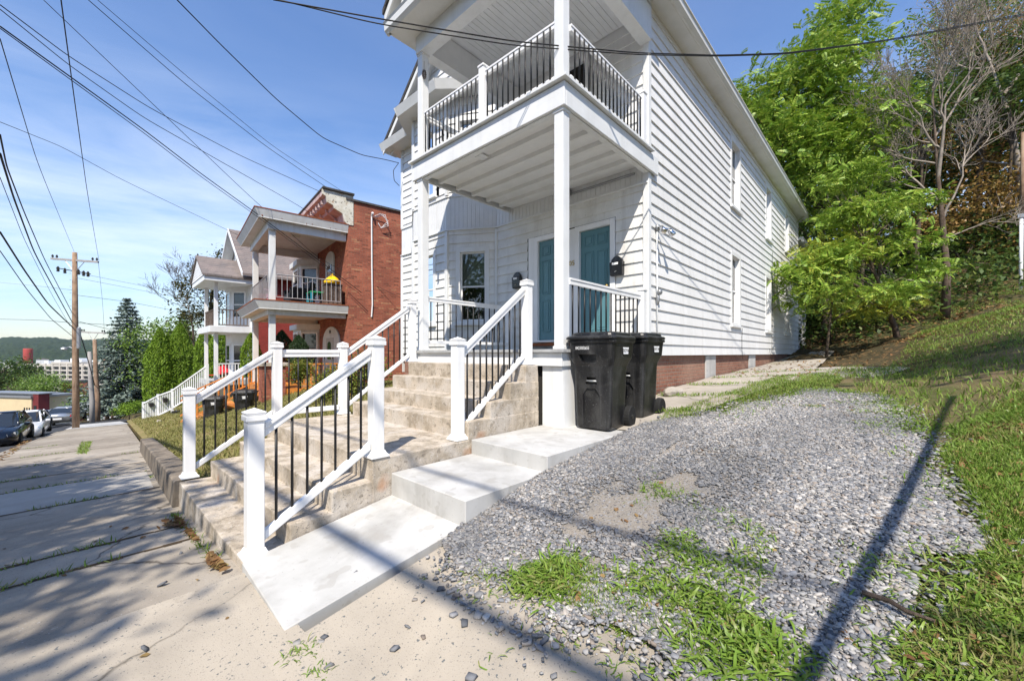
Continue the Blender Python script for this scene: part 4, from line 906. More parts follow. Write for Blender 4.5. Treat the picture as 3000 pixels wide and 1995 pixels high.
n=900; yy=rng.uniform(5,13,n); jg.append(np.column_stack([-1.75+.09*yy+rng.normal(0,.12,n)-.4*(yy>9)*0,yy]))
grass('straw','pale dry straw blades among the green grass of the bank',[(dens(G4,15000,1.6,.40,41),.02,.07,BL,BF,1.0,.8),(dens(G3,3500,2,.40,43),.02,.06,BL,BF,1.0,.8),(dens(G5,22000,1.2,.42,45),.03,.08,BL,BF,.9,1.0),(dens(G1,3000,2,.4,47),.02,.05,BL,BF,.9,1)],W['drygrass'])
grass('joint_weeds','green weeds in the joints of the pavement',[(np.vstack(jg),.025,.07,BL,BF,.7,1.3),(patch,.04,.09,BL,BF,.7,1.4)],W['grass'])
LT=np.array([(0,-.5,.06),(.32,-.15,.16),(.26,.25,.10),(0,.55,.02),(-.28,.2,.14),(-.33,-.15,.03),(0,0,-.02)]); LF=[(0,1,2,6),(6,2,3,3),(6,3,4,4),(0,6,4,5)]
LF=[(0,1,2,6),(6,2,3,4),(0,6,4,5)]
LT=LT[[0,1,2,3,4,5,6]]
def leaves(xy,lo,hi,tilt=.5,lift=.012):
    N=len(xy); return inst(LT,LF,np.column_stack([xy,hzn(xy)+lift]),rots(N,tilt),rng.uniform(lo,hi,N))
Vs=[];Fs=[];off=0
addmesh(*leaves(sample(gravelP,420),.015,.045)); addmesh(*leaves(sample(pl(G4),330),.012,.05,.6,.03)); addmesh(*leaves(sample(pl(G3),70),.012,.045,.6,.03)); addmesh(*leaves(sample(pl(G5),160),.03,.08,.5,.03))
for u,v,n,s in((545,1530,70,.09),(590,1560,30,.10),(640,1640,40,.07),(655,1660,30,.05),(500,1540,20,.1)):
    p=onG(u,v); addmesh(*leaves(np.column_stack([p.x+rng.normal(0,s,n),np.minimum(p.y+rng.normal(0,s*.6,n),.69)]),.04,.09,.6,.02))
addmesh(*leaves(sample([(-2.6,20.5),(6,12),(12,18),(8,34),(-8,34)],9000),.06,.15,.5,-.03))
addmesh(*leaves(sample([(-2.8,9),(.5,9.5),(1.5,14),(-1.2,19),(-2.8,20)],380),.04,.09,.4,.01))
addmesh(*leaves(sample([(-6,-1.5),(0,-1.5),(0,.6),(-6,.6)],40),.02,.06,.4,.006)); addmesh(*leaves(sample([(-30,-1.55),(-8,-1.55),(-8,-1.3),(-30,-1.3)],300),.05,.10,.4,.01))
W['deadleaf']=leafmat('fallen leaves',[(.19,.10,.045),(.27,.16,.065),(.12,.06,.03),(.34,.24,.10),(.22,.11,.045),(.36,.29,.11)],.2,.7,.2)
o=mesh_np('fallen_leaves',np.vstack(Vs),np.vstack(Fs),W['deadleaf']); tag(o,'brown and yellow fallen leaves scattered over the ground','leaves',kind='stuff')
t=thing('stick','thin brown stick lying on the gravel near the right hand grass','stick',onG(2630,1805))
m=MB(); a,b=onG(2528,1755),onG(2738,1857); m.tube([a+Vector((0,0,.03)),a.lerp(b,.35)+Vector((.01,0,.045)),a.lerp(b,.7)+Vector((-.01,0,.04)),b+Vector((0,0,.05))],[.011,.010,.009,.006],7); m.build('branch',W['brownbark'],t)
# ------------------------------------------------------------------ brick neighbour
TH=math.radians(-7.3)
bh=thing('brick_house','red brick two storey house with a rusty edged white double porch','house',(-15.27,7.14,0),TH)
def LP(x,y,z=0,root=None):
    root=root or bh; c,s=math.cos(TH),math.sin(TH); return Vector((root.location.x+x*c-y*s,root.location.y+x*s+y*c,root.location.z+z))
L_=True
def bld(mb,name,mat,parent,**k): return mb.build(name,W[mat],parent,True,**k)
m=MB(); m.box(-7.6,0,0,15,-1.2,7.34); wl=bld(m,'brick_wall','brick',bh)
m=MB(); m.box(-7.7,.06,-.1,15.1,7.345,7.42); m.prism([(-7.75,-.95,7.55),(-7.75,-.95,7.62),(-7.75,.2,7.62),(-7.75,.2,7.55)],(7.85,0,0)); bld(m,'roof','roof',bh)
m=MB(); pr=[(-.92,7.54),(-.92,7.36),(-.80,7.30),(-.76,7.10),(-.55,7.02),(-.52,6.92),(-.22,6.78),(-.14,6.5),(-.05,6.4),(0,6.4),(0,7.54)]
m.prism([(-7.7,y,z) for y,z in pr],(7.62,0,0)); bld(m,'cornice','pinkpaint' if 'pinkpaint' in W else 'soffit',bh)
m=MB(); pr2=[(y*1.03,z) for y,z in pr[:-2]]+[(.18,6.4),(.18,7.54)]; m.prism([(-.075,y,z) for y,z in pr2],(.10,0,0)); bld(m,'cornice_end','flakypaint',bh)
m=MB()
for i in range(9):
    x=-.7-.8*i; m.prism([(x,-.72,7.28),(x,-.08,7.28),(x,-.02,6.45),(x,-.12,6.45),(x,-.30,6.75),(x,-.62,6.98)],(-.12,0,0))
for i in range(18): m.box(-.45-.4*i-.10,-.45-.4*i,-.86,-.7,7.12,7.28)
bld(m,'cornice_bracket','pinkpaint',bh)
# porch
def bpost(x,y,z0,z1,w=.2): 
    q=MB(); q.box(x-w/2,x+w/2,y-w/2,y+w/2,z0,z1); bld(q,'porch_post','neighpaint',bh,bevel=.01)
bpost(-.42,-2.5,3.32,5.82);bpost(-4.25,-2.5,3.32,5.82);bpost(-.42,-2.5,1.12,2.82);bpost(-4.25,-2.5,.2,2.82)
for z0,z1,zb,nm in((2.98,3.3,2.80,'balcony_floor'),(6.10,6.42,5.80,'porch_roof')):
    q=MB(); lo=[(-5.0,-2.95),(-.05,-2.95),(-.05,-.003),(-5.0,-.003)]; hi=[(-5.1,-3.08),(.02,-3.08),(.02,-.003),(-5.1,-.003)]
    q.loft([[(x,y,z0) for x,y in lo],[(x,y,z0+.03) for x,y in lo],[(x,y,z1-.06) for x,y in hi],[(x,y,z1-.035) for x,y in hi]]); bld(q,nm,'neighpaint',bh)
    q=MB(); q.box(-5.12,.035,-3.10,-.004,z1-.034,z1); bld(q,'rusty_flashing','rust',bh)
    q=MB(); q.box(-4.5,-.22,-2.66,-2.42,zb,z0-.003);q.box(-.40,-.22,-2.415,-.02,zb,z0-.003);q.box(-4.5,-4.3,-2.415,-.02,zb,z0-.003); bld(q,'porch_beam','neighpaint',bh)
q=MB(); q.box(-1.9,-1.65,-1.6,-1.35,6.02,6.098); bld(q,'ceiling_light','neighpaint',bh)
q=MB(); 
for i in range(14): q.box(-.043+.0,-.035,-2.9+.2*i+.05*random.random(),-2.88+.2*i+.05*random.random(),6.2-.1*random.random(),6.385)
bld(q,'rust_streaks','rust',bh)
def mrail(p0,p1,z0,z1,n,nm='balcony_railing',mat='railgrey'):
    q=MB(); p0=Vector((*p0,0));p1=Vector((*p1,0)); q.tube([p0+Vector((0,0,z1)),p1+Vector((0,0,z1))],.022,6);q.tube([p0+Vector((0,0,z0)),p1+Vector((0,0,z0))],.018,6); r=bld(q,nm,mat,bh)
    for i in range(n+1):
        a=p0.lerp(p1,i/n); q=MB(); q.tube([a+Vector((0,0,z0)),a+Vector((0,0,z1))],.013,5); bld(q,'baluster',mat,r)
mrail((-.16,-2.4),(-.16,-.25),3.42,4.22,13); mrail((-4.1,-2.62),(-.55,-2.62),3.42,4.22,16)
# bay and doors
pts=[(-4.1,0),(-4.75,-.65),(-6.3,-.65),(-6.95,0)]
for z0,z1 in((.15,2.78),(3.3,5.78)):
    q=MB(); q.prism([(x,y,z0) for x,y in pts],(0,0,z1-z0)); bld(q,'bay','neighpaint',bh)
    q=MB(); q.prism([(x*1.0+( .12 if x>-4.5 else(-.12 if x<-6.5 else 0)),y-.16 if y<0 else y,z1-.22) for x,y in pts],(0,0,.24)); bld(q,'bay_cornice','neighpaint',bh)
    U=(-.7071,-.7071);N=(.7071,-.7071)
    for O,U,N,u0,u1 in(((-4.1,0),(-.7071,-.7071),(.7071,-.7071),.12,.80),((-4.75,-.65),(-1,0),(0,-1),.35,1.2)):
        p=fr(O,U,N); q=MB(); a,b,lo,hi=u0,u1,z0+.75,z1-.42
        for w in((a-.07,a,lo-.07,hi+.07),(b,b+.07,lo-.07,hi+.07),(a,b,hi,hi+.07),(a,b,lo-.07,lo),(a,b,(lo+hi)/2-.02,(lo+hi)/2+.02)): fbox(q,p,w[0],w[1],.004,.06,w[2],w[3])
        wn=bld(q,'window','vinyl',bh); q=MB(); q.quad(p(a,lo,.02),p(b,lo,.02),p(b,hi,.02),p(a,hi,.02)); bld(q,'pane','darkpane',wn)
def arch(x0,x1,z0,z1,y,n=10):
    r=(x1-x0)/2; return [(x0,y,z0)]+[(x0+r-r*math.cos(PI*i/n),y,z1-r*.55+r*.55*math.sin(PI*i/n)) for i in range(n+1)]+[(x1,y,z0)]
q=MB(); q.prism(arch(-3.35,-.98,.2,2.58,-.002),(0,-.05,0)); dfr=bld(q,'door_surround','neighpaint',bh)
q=MB(); q.box(-2.75,-1.75,-.075,-.054,.22,2.1);q.box(-2.55,-1.95,-.085,-.0755,.35,.95); d=bld(q,'front_door','doorgrey',bh); q=MB(); q.prism(arch(-2.5,-2.0,1.2,1.95,-.0755),(0,-.012,0)); bld(q,'door_glass','darkpane',d)
me=text_mesh('181',.2,.003); o=link('house_number',me,W['dark'],bh,True); o.location=(-2.2,-.062,2.36); o.rotation_euler=(PI/2,0,0)
q=MB(); q.prism(arch(-2.9,-1.75,3.3,5.8,-.002),(0,-.05,0)); bld(q,'balcony_door_surround','neighpaint',bh); q=MB(); q.box(-2.65,-2.0,-.07,-.054,3.32,5.2); bld(q,'balcony_door','darkpane',bh)
# lower porch
q=MB(); q.box(-.78,-.06,-2.86,-2.14,-.9,1.0); bld(q,'brick_pier','brick',bh); q=MB(); q.box(-.85,.01,-2.93,-2.07,1.003,1.12); bld(q,'pier_cap','concrete',bh,bevel=.01)
q=MB(); q.box(-4.7,-.1,-2.7,-.01,-.1,.2); bld(q,'porch_floor','orangewood',bh)
def orail(p0,p1,z0,z1,n):
    a=Vector(p0);b=Vector(p1); q=MB(); q.beam(a,b,.09,z1-.05,z1);q.beam(a,b,.05,z0,z0+.06); r=bld(q,'wooden_railing','orangewood',bh)
    for i in range(n):
        c=a.lerp(b,(i+.5)/n); q=MB(); q.tube([c+Vector((0,0,z)) for z in(z0+.05,z0+.2,z0+.28,z0+.45,(z0+z1)/2+.08,z1-.15,z1-.05)],[.03,.03,.018,.034,.022,.03,.03],6); bld(q,'turned_baluster','orangewood',r)
orail((-.12,-2.1,.2),(-.12,-.05,.2),.1,.88,9); orail((-1.2,-2.66,.2),(-1.3,-5.0,-.95),.1,.85,8); orail((-2.9,-2.66,.2),(-3.0,-5.0,-.95),.1,.85,8)
q=MB()
for i in range(6): q.box(-2.95,-1.25,-3.05-.38*i,-2.69-.38*i,-.05-.19*i-.05,-.0-.19*i)
bld(q,'wooden_step','orangewood',bh)
q=MB(); q.tube([(.03,.89,2.9),(.04,.92,3.4),(.035,.9,5),(.035,.89,6.9)],.028,8); q.tube([(.03,.89,6.9),(.12,.9,7.02),(.2,.86,6.95)],[.03,.05,.03],8)
for k in range(3): q.tube([(.05,.95+.05*k,6.9),(.16,1.2+.1*k,7.05),(.22,1.5,6.8-.1*k),(.1,1.25,6.5),(.04,1.15,6.7)],.012,5)
bld(q,'service_conduit','paint',bh)
def bthing(name,label,cat,x,y,z,rz=0): return thing(name,label,cat,LP(x,y,z),TH+rz)
t=bthing('armchair','black covered armchair on the brick house balcony','chair',-2.0,-1.3,3.31)
q=MB(); q.box(-.5,.5,-.45,.4,.05,.5); bld(q,'seat','cable',t,bevel=.05); q=MB(); q.prism([(-.5,.2,.45),(-.5,.45,.45),(-.5,.5,.95),(-.5,.32,1.0)],(1,0,0)); bld(q,'backrest','cable',t,bevel=.04); 
for a in(-.62,.5): q=MB(); q.box(a,a+.12,-.45,.45,.05,.7); bld(q,'armrest','cable',t,bevel=.04)
q=MB(); q.prism([(-.3,.25,1.01),(-.35,.55,.8),(-.3,.5,1.04)],(.7,0,0)); bld(q,'throw_blanket','paint',t)
t=bthing('plastic_table','teal plastic child table with a green top on the balcony','table',-.95,-.9,3.31)
q=MB(); q.box(-.35,.35,-.3,.3,.45,.5); bld(q,'table_top','greenplastic',t,bevel=.015)
for a in(-.3,.3):
    for b in(-.25,.25): q=MB(); q.box(a-.04,a+.04,b-.04,b+.04,0,.448); bld(q,'leg','tealplastic',t)
t=bthing('storage_box','brown wicker storage box at the house end of the balcony','box',-.55,-.45,3.31)
q=MB(); q.box(-.3,.3,-.3,.3,0,.75); bld(q,'body','darkwood',t,bevel=.02); q=MB(); q.box(-.32,.32,-.32,.32,.752,.8); bld(q,'lid','darkwood',t,bevel=.01)
t=bthing('bag','bright yellow bag lying on top of the brown storage box','bag',-.55,-.45,4.12)
q=MB(); q.loft([[(r*math.cos(a)*1.2+.03*math.sin(3*a),r*math.sin(a),z+.03*math.sin(2*a)*(z>0)) for a in np.linspace(0,2*PI,14,endpoint=False)] for r,z in((.26,0),(.30,.08),(.22,.2),(.10,.29),(.04,.31))]); bld(q,'bag_body','yellow',t,smooth=True); q=MB(); q.tube([(-.08,0,.28),(-.1,0,.4),(.05,.02,.42),(.07,0,.28)],.015,6); bld(q,'handle','yellow',t)
t=bthing('toy_scooter','pink and white toy bicycle behind the balcony railing','toy',-3.2,-2.2,3.31)
for dx in(-.3,.3):
    q=MB(); q.lathe((dx,0,.18),[(.14,-.02),(.18,-.02),(.18,.02),(.14,.02)],16,'y'); bld(q,'wheel','paint',t)
q=MB(); q.tube([(-.3,0,.18),(-.1,0,.45),(.25,0,.5),(.3,0,.18)],.025,6);q.tube([(-.1,0,.2),(-.1,0,.6)],.025,6);q.tube([(.25,-.18,.75),(.25,0,.7),(.25,.18,.75)],.02,6);q.tube([(.25,0,.5),(.25,0,.7)],.02,6); bld(q,'frame','pink',t)
t=bthing('cardboard_box','tan cardboard box standing on the brick house porch floor','box',-.6,-1.3,.21)
q=MB(); q.box(-.3,.3,-.25,.25,0,.85); bld(q,'carton','cardboard',t); q=MB(); q.quad((-.3,-.25,.852),(.3,-.25,.852),(.3,-.45,.90),(-.3,-.45,.90)); bld(q,'flap','cardboard',t)
# ------------------------------------------------------------------ grey roofed neighbour
th_=thing('grey_roof_house','white sided house with a grey shingled gabled porch and red painted side wall','house',(-26.8,5.2,-1.2),math.radians(-2))
def Z(z): return z+1.2
H3=th_
def b3_(mb,name,mat,**k): return mb.build(name,W[mat],H3,True,**k)
m=MB(); m.box(-.02+ .3,.32,1.61,13,Z(-2),Z(6.1)); b3_(m,'red_side_wall','redbrick')
m=MB(); siding(m,fr((.28,1.6),(-1,0),(0,-1)),6.56,Z(-.5),Z(6.1),row=.14,lip=.012); cw=4.3
siding(m,fr((.28,1.6),(-1,0),(0,-1)),6.56,Z(6.1),Z(8.8),row=.14,lip=.012,clip=lambda z:(max(0,(z-Z(6.1))*1.18),min(6.56,6.56-(z-Z(6.1))*1.18))); b3_(m,'front_wall','siding')
m=MB(); m.box(-6.2,.25,1.7,13,Z(-2),Z(6.05)); b3_(m,'house_core','dark')
m=MB(); pr=[(.75,Z(5.75)),(-3.0,Z(8.95)),(-6.75,Z(5.75)),(-6.75,Z(5.87)),(-3.0,Z(9.1)),(.75,Z(5.87))]
m.prism([(x,1.05,z) for x,z in pr],(0,12.4,0)); b3_(m,'main_roof','greyshingle')
m=MB()
for s in(1,-1):
    a=Vector((-3.0+s*3.73,1.0,Z(5.72)));b=Vector((-3.0,1.0,Z(8.92))); m.prism([a,b,b+Vector((0,0,.2)),a+Vector((0,0,.2))],(0,.045,0))
    m.prism([a+Vector((0,.05,0)),b+Vector((0,.05,0)),b+Vector((0,.05,.02)),a+Vector((0,.05,.02))],(0,.5,0))
b3_(m,'rake_board','paint')
p=fr((-2.4,1.6),(-1,0),(0,-1)); q=MB(); fbox(q,p,0,1.2,.0,.06,Z(6.7),Z(7.8)); w=b3_(q,'attic_window','vinyl'); q=MB(); fbox(q,p,.1,.56,.061,.065,Z(6.8),Z(7.7));fbox(q,p,.64,1.1,.061,.065,Z(6.8),Z(7.7)); bld(q,'pane','darkpane',w)
m=MB(); pp=[(-.9,1.6),(-1.6,.95),(-3.2,.95),(-3.9,1.6)]; m.prism([(x,y,Z(-.4)) for x,y in pp],(0,0,5.9)); b3_(m,'bay','siding')
for z0,z1 in((.15,1.9),(3.6,5.0)):
    for O,U,N,u0,u1 in(((-.9,1.6),(-.733,-.68),(.68,-.733),.15,.78),((-1.6,.95),(-1,0),(0,-1),.3,1.25)):
        p=fr(O,U,N); q=MB()
        for w in((u0-.08,u0,z0-.08,z1+.08),(u1,u1+.08,z0-.08,z1+.08),(u0,u1,z1,z1+.08),(u0,u1,z0-.08,z0),(u0,u1,(z0+z1)/2-.03,(z0+z1)/2+.03)): fbox(q,p,w[0],w[1],.003,.05,Z(w[2]),Z(w[3]))
        wn=b3_(q,'window','vinyl'); q=MB(); q.quad(p(u0,Z(z0),.02),p(u1,Z(z0),.02),p(u1,Z(z1),.02),p(u0,Z(z1),.02)); bld(q,'pane','darkpane',wn)
for x in(-.25,-3.3):
    for z0,z1 in((-.05,2.6),(2.95,5.35)):
        q=MB(); q.box(x-.085,x+.085,-.09,.08,Z(z0),Z(z1)); b3_(q,'porch_post','paint')
q=MB(); q.box(-3.75,.2,-.35,1.59,Z(2.6),Z(2.94)); b3_(q,'balcony_floor','paint',bevel=.01)
q=MB(); q.box(-3.75,.1,-.3,1.59,Z(-.3),Z(-.05)); b3_(q,'porch_floor','deckgrey')
q=MB(); q.box(-3.9,.35,-.55,1.59,Z(5.36),Z(5.42));q.box(-3.9,.35,-.6,-.552,Z(5.34),Z(5.6));q.box(.352,.4,-.6,1.59,Z(5.34),Z(5.6)); b3_(q,'porch_eave','paint')
q=MB(); pr=[(.48,Z(5.56)),(-1.77,Z(6.85)),(-4.02,Z(5.56)),(-4.02,Z(5.66)),(-1.77,Z(6.97)),(.48,Z(5.66))]; q.prism([(x,-.7,z) for x,z in pr],(0,3.2,0)); b3_(q,'porch_roof','greyshingle')
q=MB(); siding(q,fr((.40,-.62),(-1,0),(0,-1)),4.34,Z(5.6),Z(6.85),row=.14,lip=.012,clip=lambda z:((z-Z(5.6))*1.72,4.34-(z-Z(5.6))*1.72)); b3_(q,'porch_gable','siding')
def r3(p0,p1,z0,z1,n,nm,mat,w=.05,parent=None,loc=True):
    a=Vector(p0);b=Vector(p1);q=MB(); q.beam(a,b,.07,z1-.05,z1);q.beam(a,b,.05,z0,z0+.06); r=bld(q,nm,mat,parent or H3)
    for i in range(n):
        c=a.lerp(b,(i+.5)/n); q=MB(); q.box(c.x-.02,c.x+.02,c.y-.02,c.y+.02,c.z+z0+.05,c.z+z1-.04); bld(q,'baluster',mat,r)
r3((-.25,.05,Z(2.94)),(-.25,1.55,Z(2.94)),.06,.95,9,'balcony_railing','darkwood'); r3((-.3,-.05,Z(2.94)),(-3.2,-.05,Z(2.94)),.06,.95,16,'balcony_railing','darkwood')
r3((-.2,.05,Z(-.05)),(-.2,1.55,Z(-.05)),.06,.95,10,'porch_railing','paint')
# its white railing running down to the pavement
t=thing('stair_fence','white wooden stair fence running down from the grey roofed house to the pavement','fence',at(505,1250,22.5))
fp_=[(420,1181,1252,23.6),(463,1158,1226,23.0),(505,1143,1205,22.4),(607,1070,1140,21.6)]
pts=[(at(u,v0,d),at(u,v1,d)) for u,v0,v1,d in fp_]
for i,(a,b) in enumerate(pts):
    q=MB(); q.box(a.x-.06,a.x+.06,a.y-.06,a.y+.06,b.z-.3,a.z+.07); q.build('fence_post',W['paint'],t)
for (a,b),(c,d) in zip(pts,pts[1:]):
    q=MB(); q.beam(a,c,.09,-.07,0.0);q.beam(b+Vector((0,0,.12)),d+Vector((0,0,.12)),.06,0,.09); r=q.build('fence_rail',W['paint'],t); n=max(3,int((a-c).length/.17))
    for k in range(n):
        f=(k+.5)/n; h=a.lerp(c,f);l=b.lerp(d,f); q=MB(); q.box(h.x-.022,h.x+.022,h.y-.022,h.y+.022,l.z+.15,h.z-.05); q.build('picket',W['paint'],r)
for (u,v,d),lb in(((443,1186,23.1),'lower'),((484,1172,22.5),'upper')):
    c=at(u,v,d); t=thing('planter_box','dark planter box hanging on the white stair fence, the %s of two'%lb,'planter',c,0,'planter boxes on the stair fence'); q=MB(); q.loft([[(-.3*s,-.09*s,z),(.3*s,-.09*s,z),(.3*s,.09*s,z),(-.3*s,.09*s,z)] for s,z in((.88,-.1),(1,.08),(1.06,.1))]); bld(q,'trough','dark',t)
    q=MB()
    for k in range(30): x=random.uniform(-.28,.28);y=random.uniform(-.08,.08);q.quad((x,y,.1),(x+.03,y,.1),(x+.03+random.uniform(-.04,.04),y,.16),(x+random.uniform(-.04,.04),y,.18))
    bld(q,'seedlings','turf',t)
c=at(515,1222,20.5); t=thing('bucket','dark bucket on the grass by the white stair fence','bucket',c); q=MB(); q.lathe((0,0,0),[(.13,0),(.17,.3),(.18,.31)],14); bld(q,'pail','dark',t); q=MB(); q.tube([(-.17,0,.3),(-.1,0,.4),(.1,0,.4),(.17,0,.3)],.008,5); bld(q,'handle','greymetal',t)
for u,v,lb in((628,1110,'left'),(652,1106,'right')):
    c=at(u,v,24.3); t=thing('folding_chair','red folding chair on the grey roofed house porch, the %s one'%lb,'chair',(c.x,c.y,c.z-.2),random.random(),'red chairs on the porch')
    q=MB(); q.box(-.25,.25,-.25,.2,.42,.45); bld(q,'seat','redplastic',t); q=MB(); q.prism([(-.25,.2,.5),(-.25,.3,.95),(-.25,.33,.95),(-.25,.23,.5)],(.5,0,0)); bld(q,'backrest','redplastic',t)
    for a in(-.22,.22): q=MB(); q.tube([(a,-.24,0),(a,.24,.5)],.015,5); q.tube([(a,.24,0),(a,-.2,.43)],.015,5); bld(q,'leg','dark',t)

c=at(505,1247,18.5); t=thing('stone_steps','short run of grey stone garden steps on the lawn below the white stair fence','steps',c,math.radians(-12))
for i in range(3):
    q=MB(); q.box(-.55+.38*i,-.17+.38*i,-.5,.5,-.5,.0+.17*i); bld(q,'stone_tread','wallstone' if i==0 else 'concrete',t,bevel=.015)
# ------------------------------------------------------------------ vehicles
def car(label,group,loc,heading,paint,kind='sedan',rear_white=False):
    """local: +x forward, length ~4.6; kinds: sedan, coupe, van"""
    t=thing('parked_van' if kind=='van' else 'parked_car',label,'van' if kind=='van' else 'car',loc,heading,group)
    if kind=='van': st=[(-2.4,.90,.45,1.0,.95),(-2.35,.97,.35,1.05,1.0),(1.2,.97,.3,1.05,1.0),(1.9,.95,.3,1.0,.95),(2.45,.85,.35,.85,.8)]
    else: st=[(-2.25,.70,.42,.86,.72),(-2.15,.84,.28,.93,.80),(-1.5,.90,.22,.97,.86),(0,.91,.2,.95,.87),(1.2,.91,.2,.92,.86),(1.9,.88,.22,.82,.80),(2.2,.80,.28,.74,.70),(2.32,.62,.36,.62,.52)]
    rings=[]
    for x,w,zb,zt,wt in st: rings.append([(x,-w*.92,zb),(x,w*.92,zb),(x,w,zb+.16),(x,w,zb+(zt-zb)*.68),(x,wt,zt),(x,0,zt+.025),(x,-wt,zt),(x,-w,zb+(zt-zb)*.68),(x,-w,zb+.16)])
    m=MB(); m.loft(rings); m.build('body',paint,t,True,True,fixn=True)
    if kind=='van': gh=[(-2.38,.86,1.02,1.02),(-2.30,.80,1.02,1.95),(-2.0,.80,1.02,2.0),(1.0,.80,1.02,1.98),(1.9,.75,1.02,1.1)]
    elif kind=='coupe': gh=[(-1.85,.80,.90,.92),(-.8,.66,.92,1.34),(0,.64,.92,1.38),(.35,.64,.92,1.35),(1.25,.78,.90,.92)]
    else: gh=[(-1.75,.80,.90,.93),(-1.05,.66,.92,1.36),(-.3,.64,.92,1.43),(.3,.64,.92,1.40),(1.2,.79,.88,.90)]
    m=MB(); m.loft([[(x,-.84,zb),(x,.84,zb),(x,w,max(zt-.03,zb+.001)),(x,w*.8,zt),(x,-w*.8,zt),(x,-w,max(zt-.03,zb+.001))] for x,w,zb,zt in gh]); gl=m.build('windows',W['darkpane'],t,True,False,fixn=True)
    m=MB(); rr=[[(x,-w*.97,zt-.012),(x,w*.97,zt-.012),(x,w*.8,zt+.018),(x,-w*.8,zt+.018)] for x,w,zb,zt in gh[1:-1]]; m.loft(rr)
    for s in(1,-1):
        for i in range(len(gh)-1):
            a,b=gh[i],gh[i+1]
            if i in(0,len(gh)-2) : m.tube([(a[0],s*(a[1]+.012 if i else .80),a[3]),(b[0],s*(b[1]+.012),b[3])],.04,6)
        m.box(-.25,-.15,s*.68-.02+(.08*s),s*.68+.02+(.08*s),.9,1.3) if kind!='van' else m.box(-.9,.3,s*.83-.02,s*.83+.02,1.0,1.9)
    if kind=='van': m.box(-2.36,-2.31,-.03,.03,1.0,1.95)
    m.build('roof_panel',paint,t,True,True,fixn=True)
    for x in((-1.5,1.5) if kind!='van' else (-1.6,1.6)):
        for s in(1,-1):
            m=MB(); m.lathe((x,s*.83,.33),[(.2,-.1),(.31,-.1),(.33,-.07),(.33,.07),(.31,.1),(.2,.1)],18,'y'); w=m.build('wheel',W['rubber'],t,True)
            h=MB(); h.lathe((x,s*.845,.33),[(.05,-.09),(.05,.10)],8,'y')
            for k in range(5):
                a=2*PI*k/5; c=Vector((x,s*.93,.33)); u=Vector((math.cos(a),0,math.sin(a))); v=Vector((-u.z,0,u.x)); h.add([c+u*.03-v*.03,c+u*.21-v*.045,c+u*.21+v*.045,c+u*.03+v*.03],[(0,1,2,3)])
            h.build('rim',W['greymetal'],w,True)
    xf=2.24 if kind!='van' else 2.42; xr=-2.2 if kind!='van' else -2.42
    for s in(1,-1):
        m=MB(); m.prism([(xf-.28,s*.80,.66),(xf-.02,s*.62,.60),(xf-.03,s*.58,.70),(xf-.3,s*.78,.76)],(.05,s*.03,.005)); m.build('headlight',W['chrome'],t,True)
        m=MB(); m.box(xr-.02,xr+.14,s*.66-.15,s*.66+.15,.72,.86) if kind!='van' else m.box(xr-.02,xr+.1,s*.86-.06,s*.86+.06,.9,1.4); m.build('taillight',W['redplastic'],t,True)
        m=MB(); m.box(.85,1.0,s*1.02-.09,s*1.02+.09,.9,1.02); m.build('mirror',paint,t,True,bevel=.03)
    m=MB(); m.box(xf-.02,xf+.075,-.5,.5,.34,.50); m.build('grille',W['rubber'],t,True); 
    m=MB(); m.box(xr-.065,xr-.03,-.26,.26,.5 if kind!='van' else .75,.64 if kind!='van' else .9); m.build('licence_plate',W['yellow'] if kind=='van' else W['whitelabel'],t,True)
    m=MB(); m.box(xr-.05,xr+.06,-.8,.8,.28,.42) ; m.build('bumper',W['rubber'],t,True,bevel=.02)
    return t
def cp(n,c,r=.18,metal=.3): return pm(n,c,None,1,r,.6,metal=metal,coat=.6)
roadz=lambda x: hf(x,-1)-.13
car('black sedan parked nose first at the kerb, nearest car on the left','parked cars',(-28.9,-2.45,roadz(-28.9)),-.06,cp('black car paint',(.006,.009,.016)))
car('white sedan parked behind the black car','parked cars',(-35.2,-2.05,roadz(-35.2)),-.06,cp('white car paint',(.75,.76,.77),.25,0))
car('dark blue car partly hidden behind the white sedan','parked cars',(-49,-2.4,roadz(-49)),-.06,cp('blue car paint',(.02,.06,.13)))
car('small grey car far down the street behind the blue car','parked cars',(-58,-2.2,roadz(-58)),-.06,cp('grey car paint',(.25,.27,.29)))
p=at(203,1244,35); car('silver coupe seen from behind at the street corner beside the wooden pole','parked cars',(p.x-2.2,p.y-.2,p.z),PI-.22,cp('silver car paint',(.48,.48,.47),.22,.7),'coupe')
p=at(256,1231,50); car('white van with dark rear windows beyond the silver coupe','parked cars',(p.x-2,p.y,p.z),PI,cp('white van paint',(.74,.76,.79),.3,0),'van')
p=at(322,1222,62); car('tiny dark car far away between the utility poles','parked cars',(p.x,p.y,p.z),PI/2,cp('dark car paint',(.02,.02,.022)))
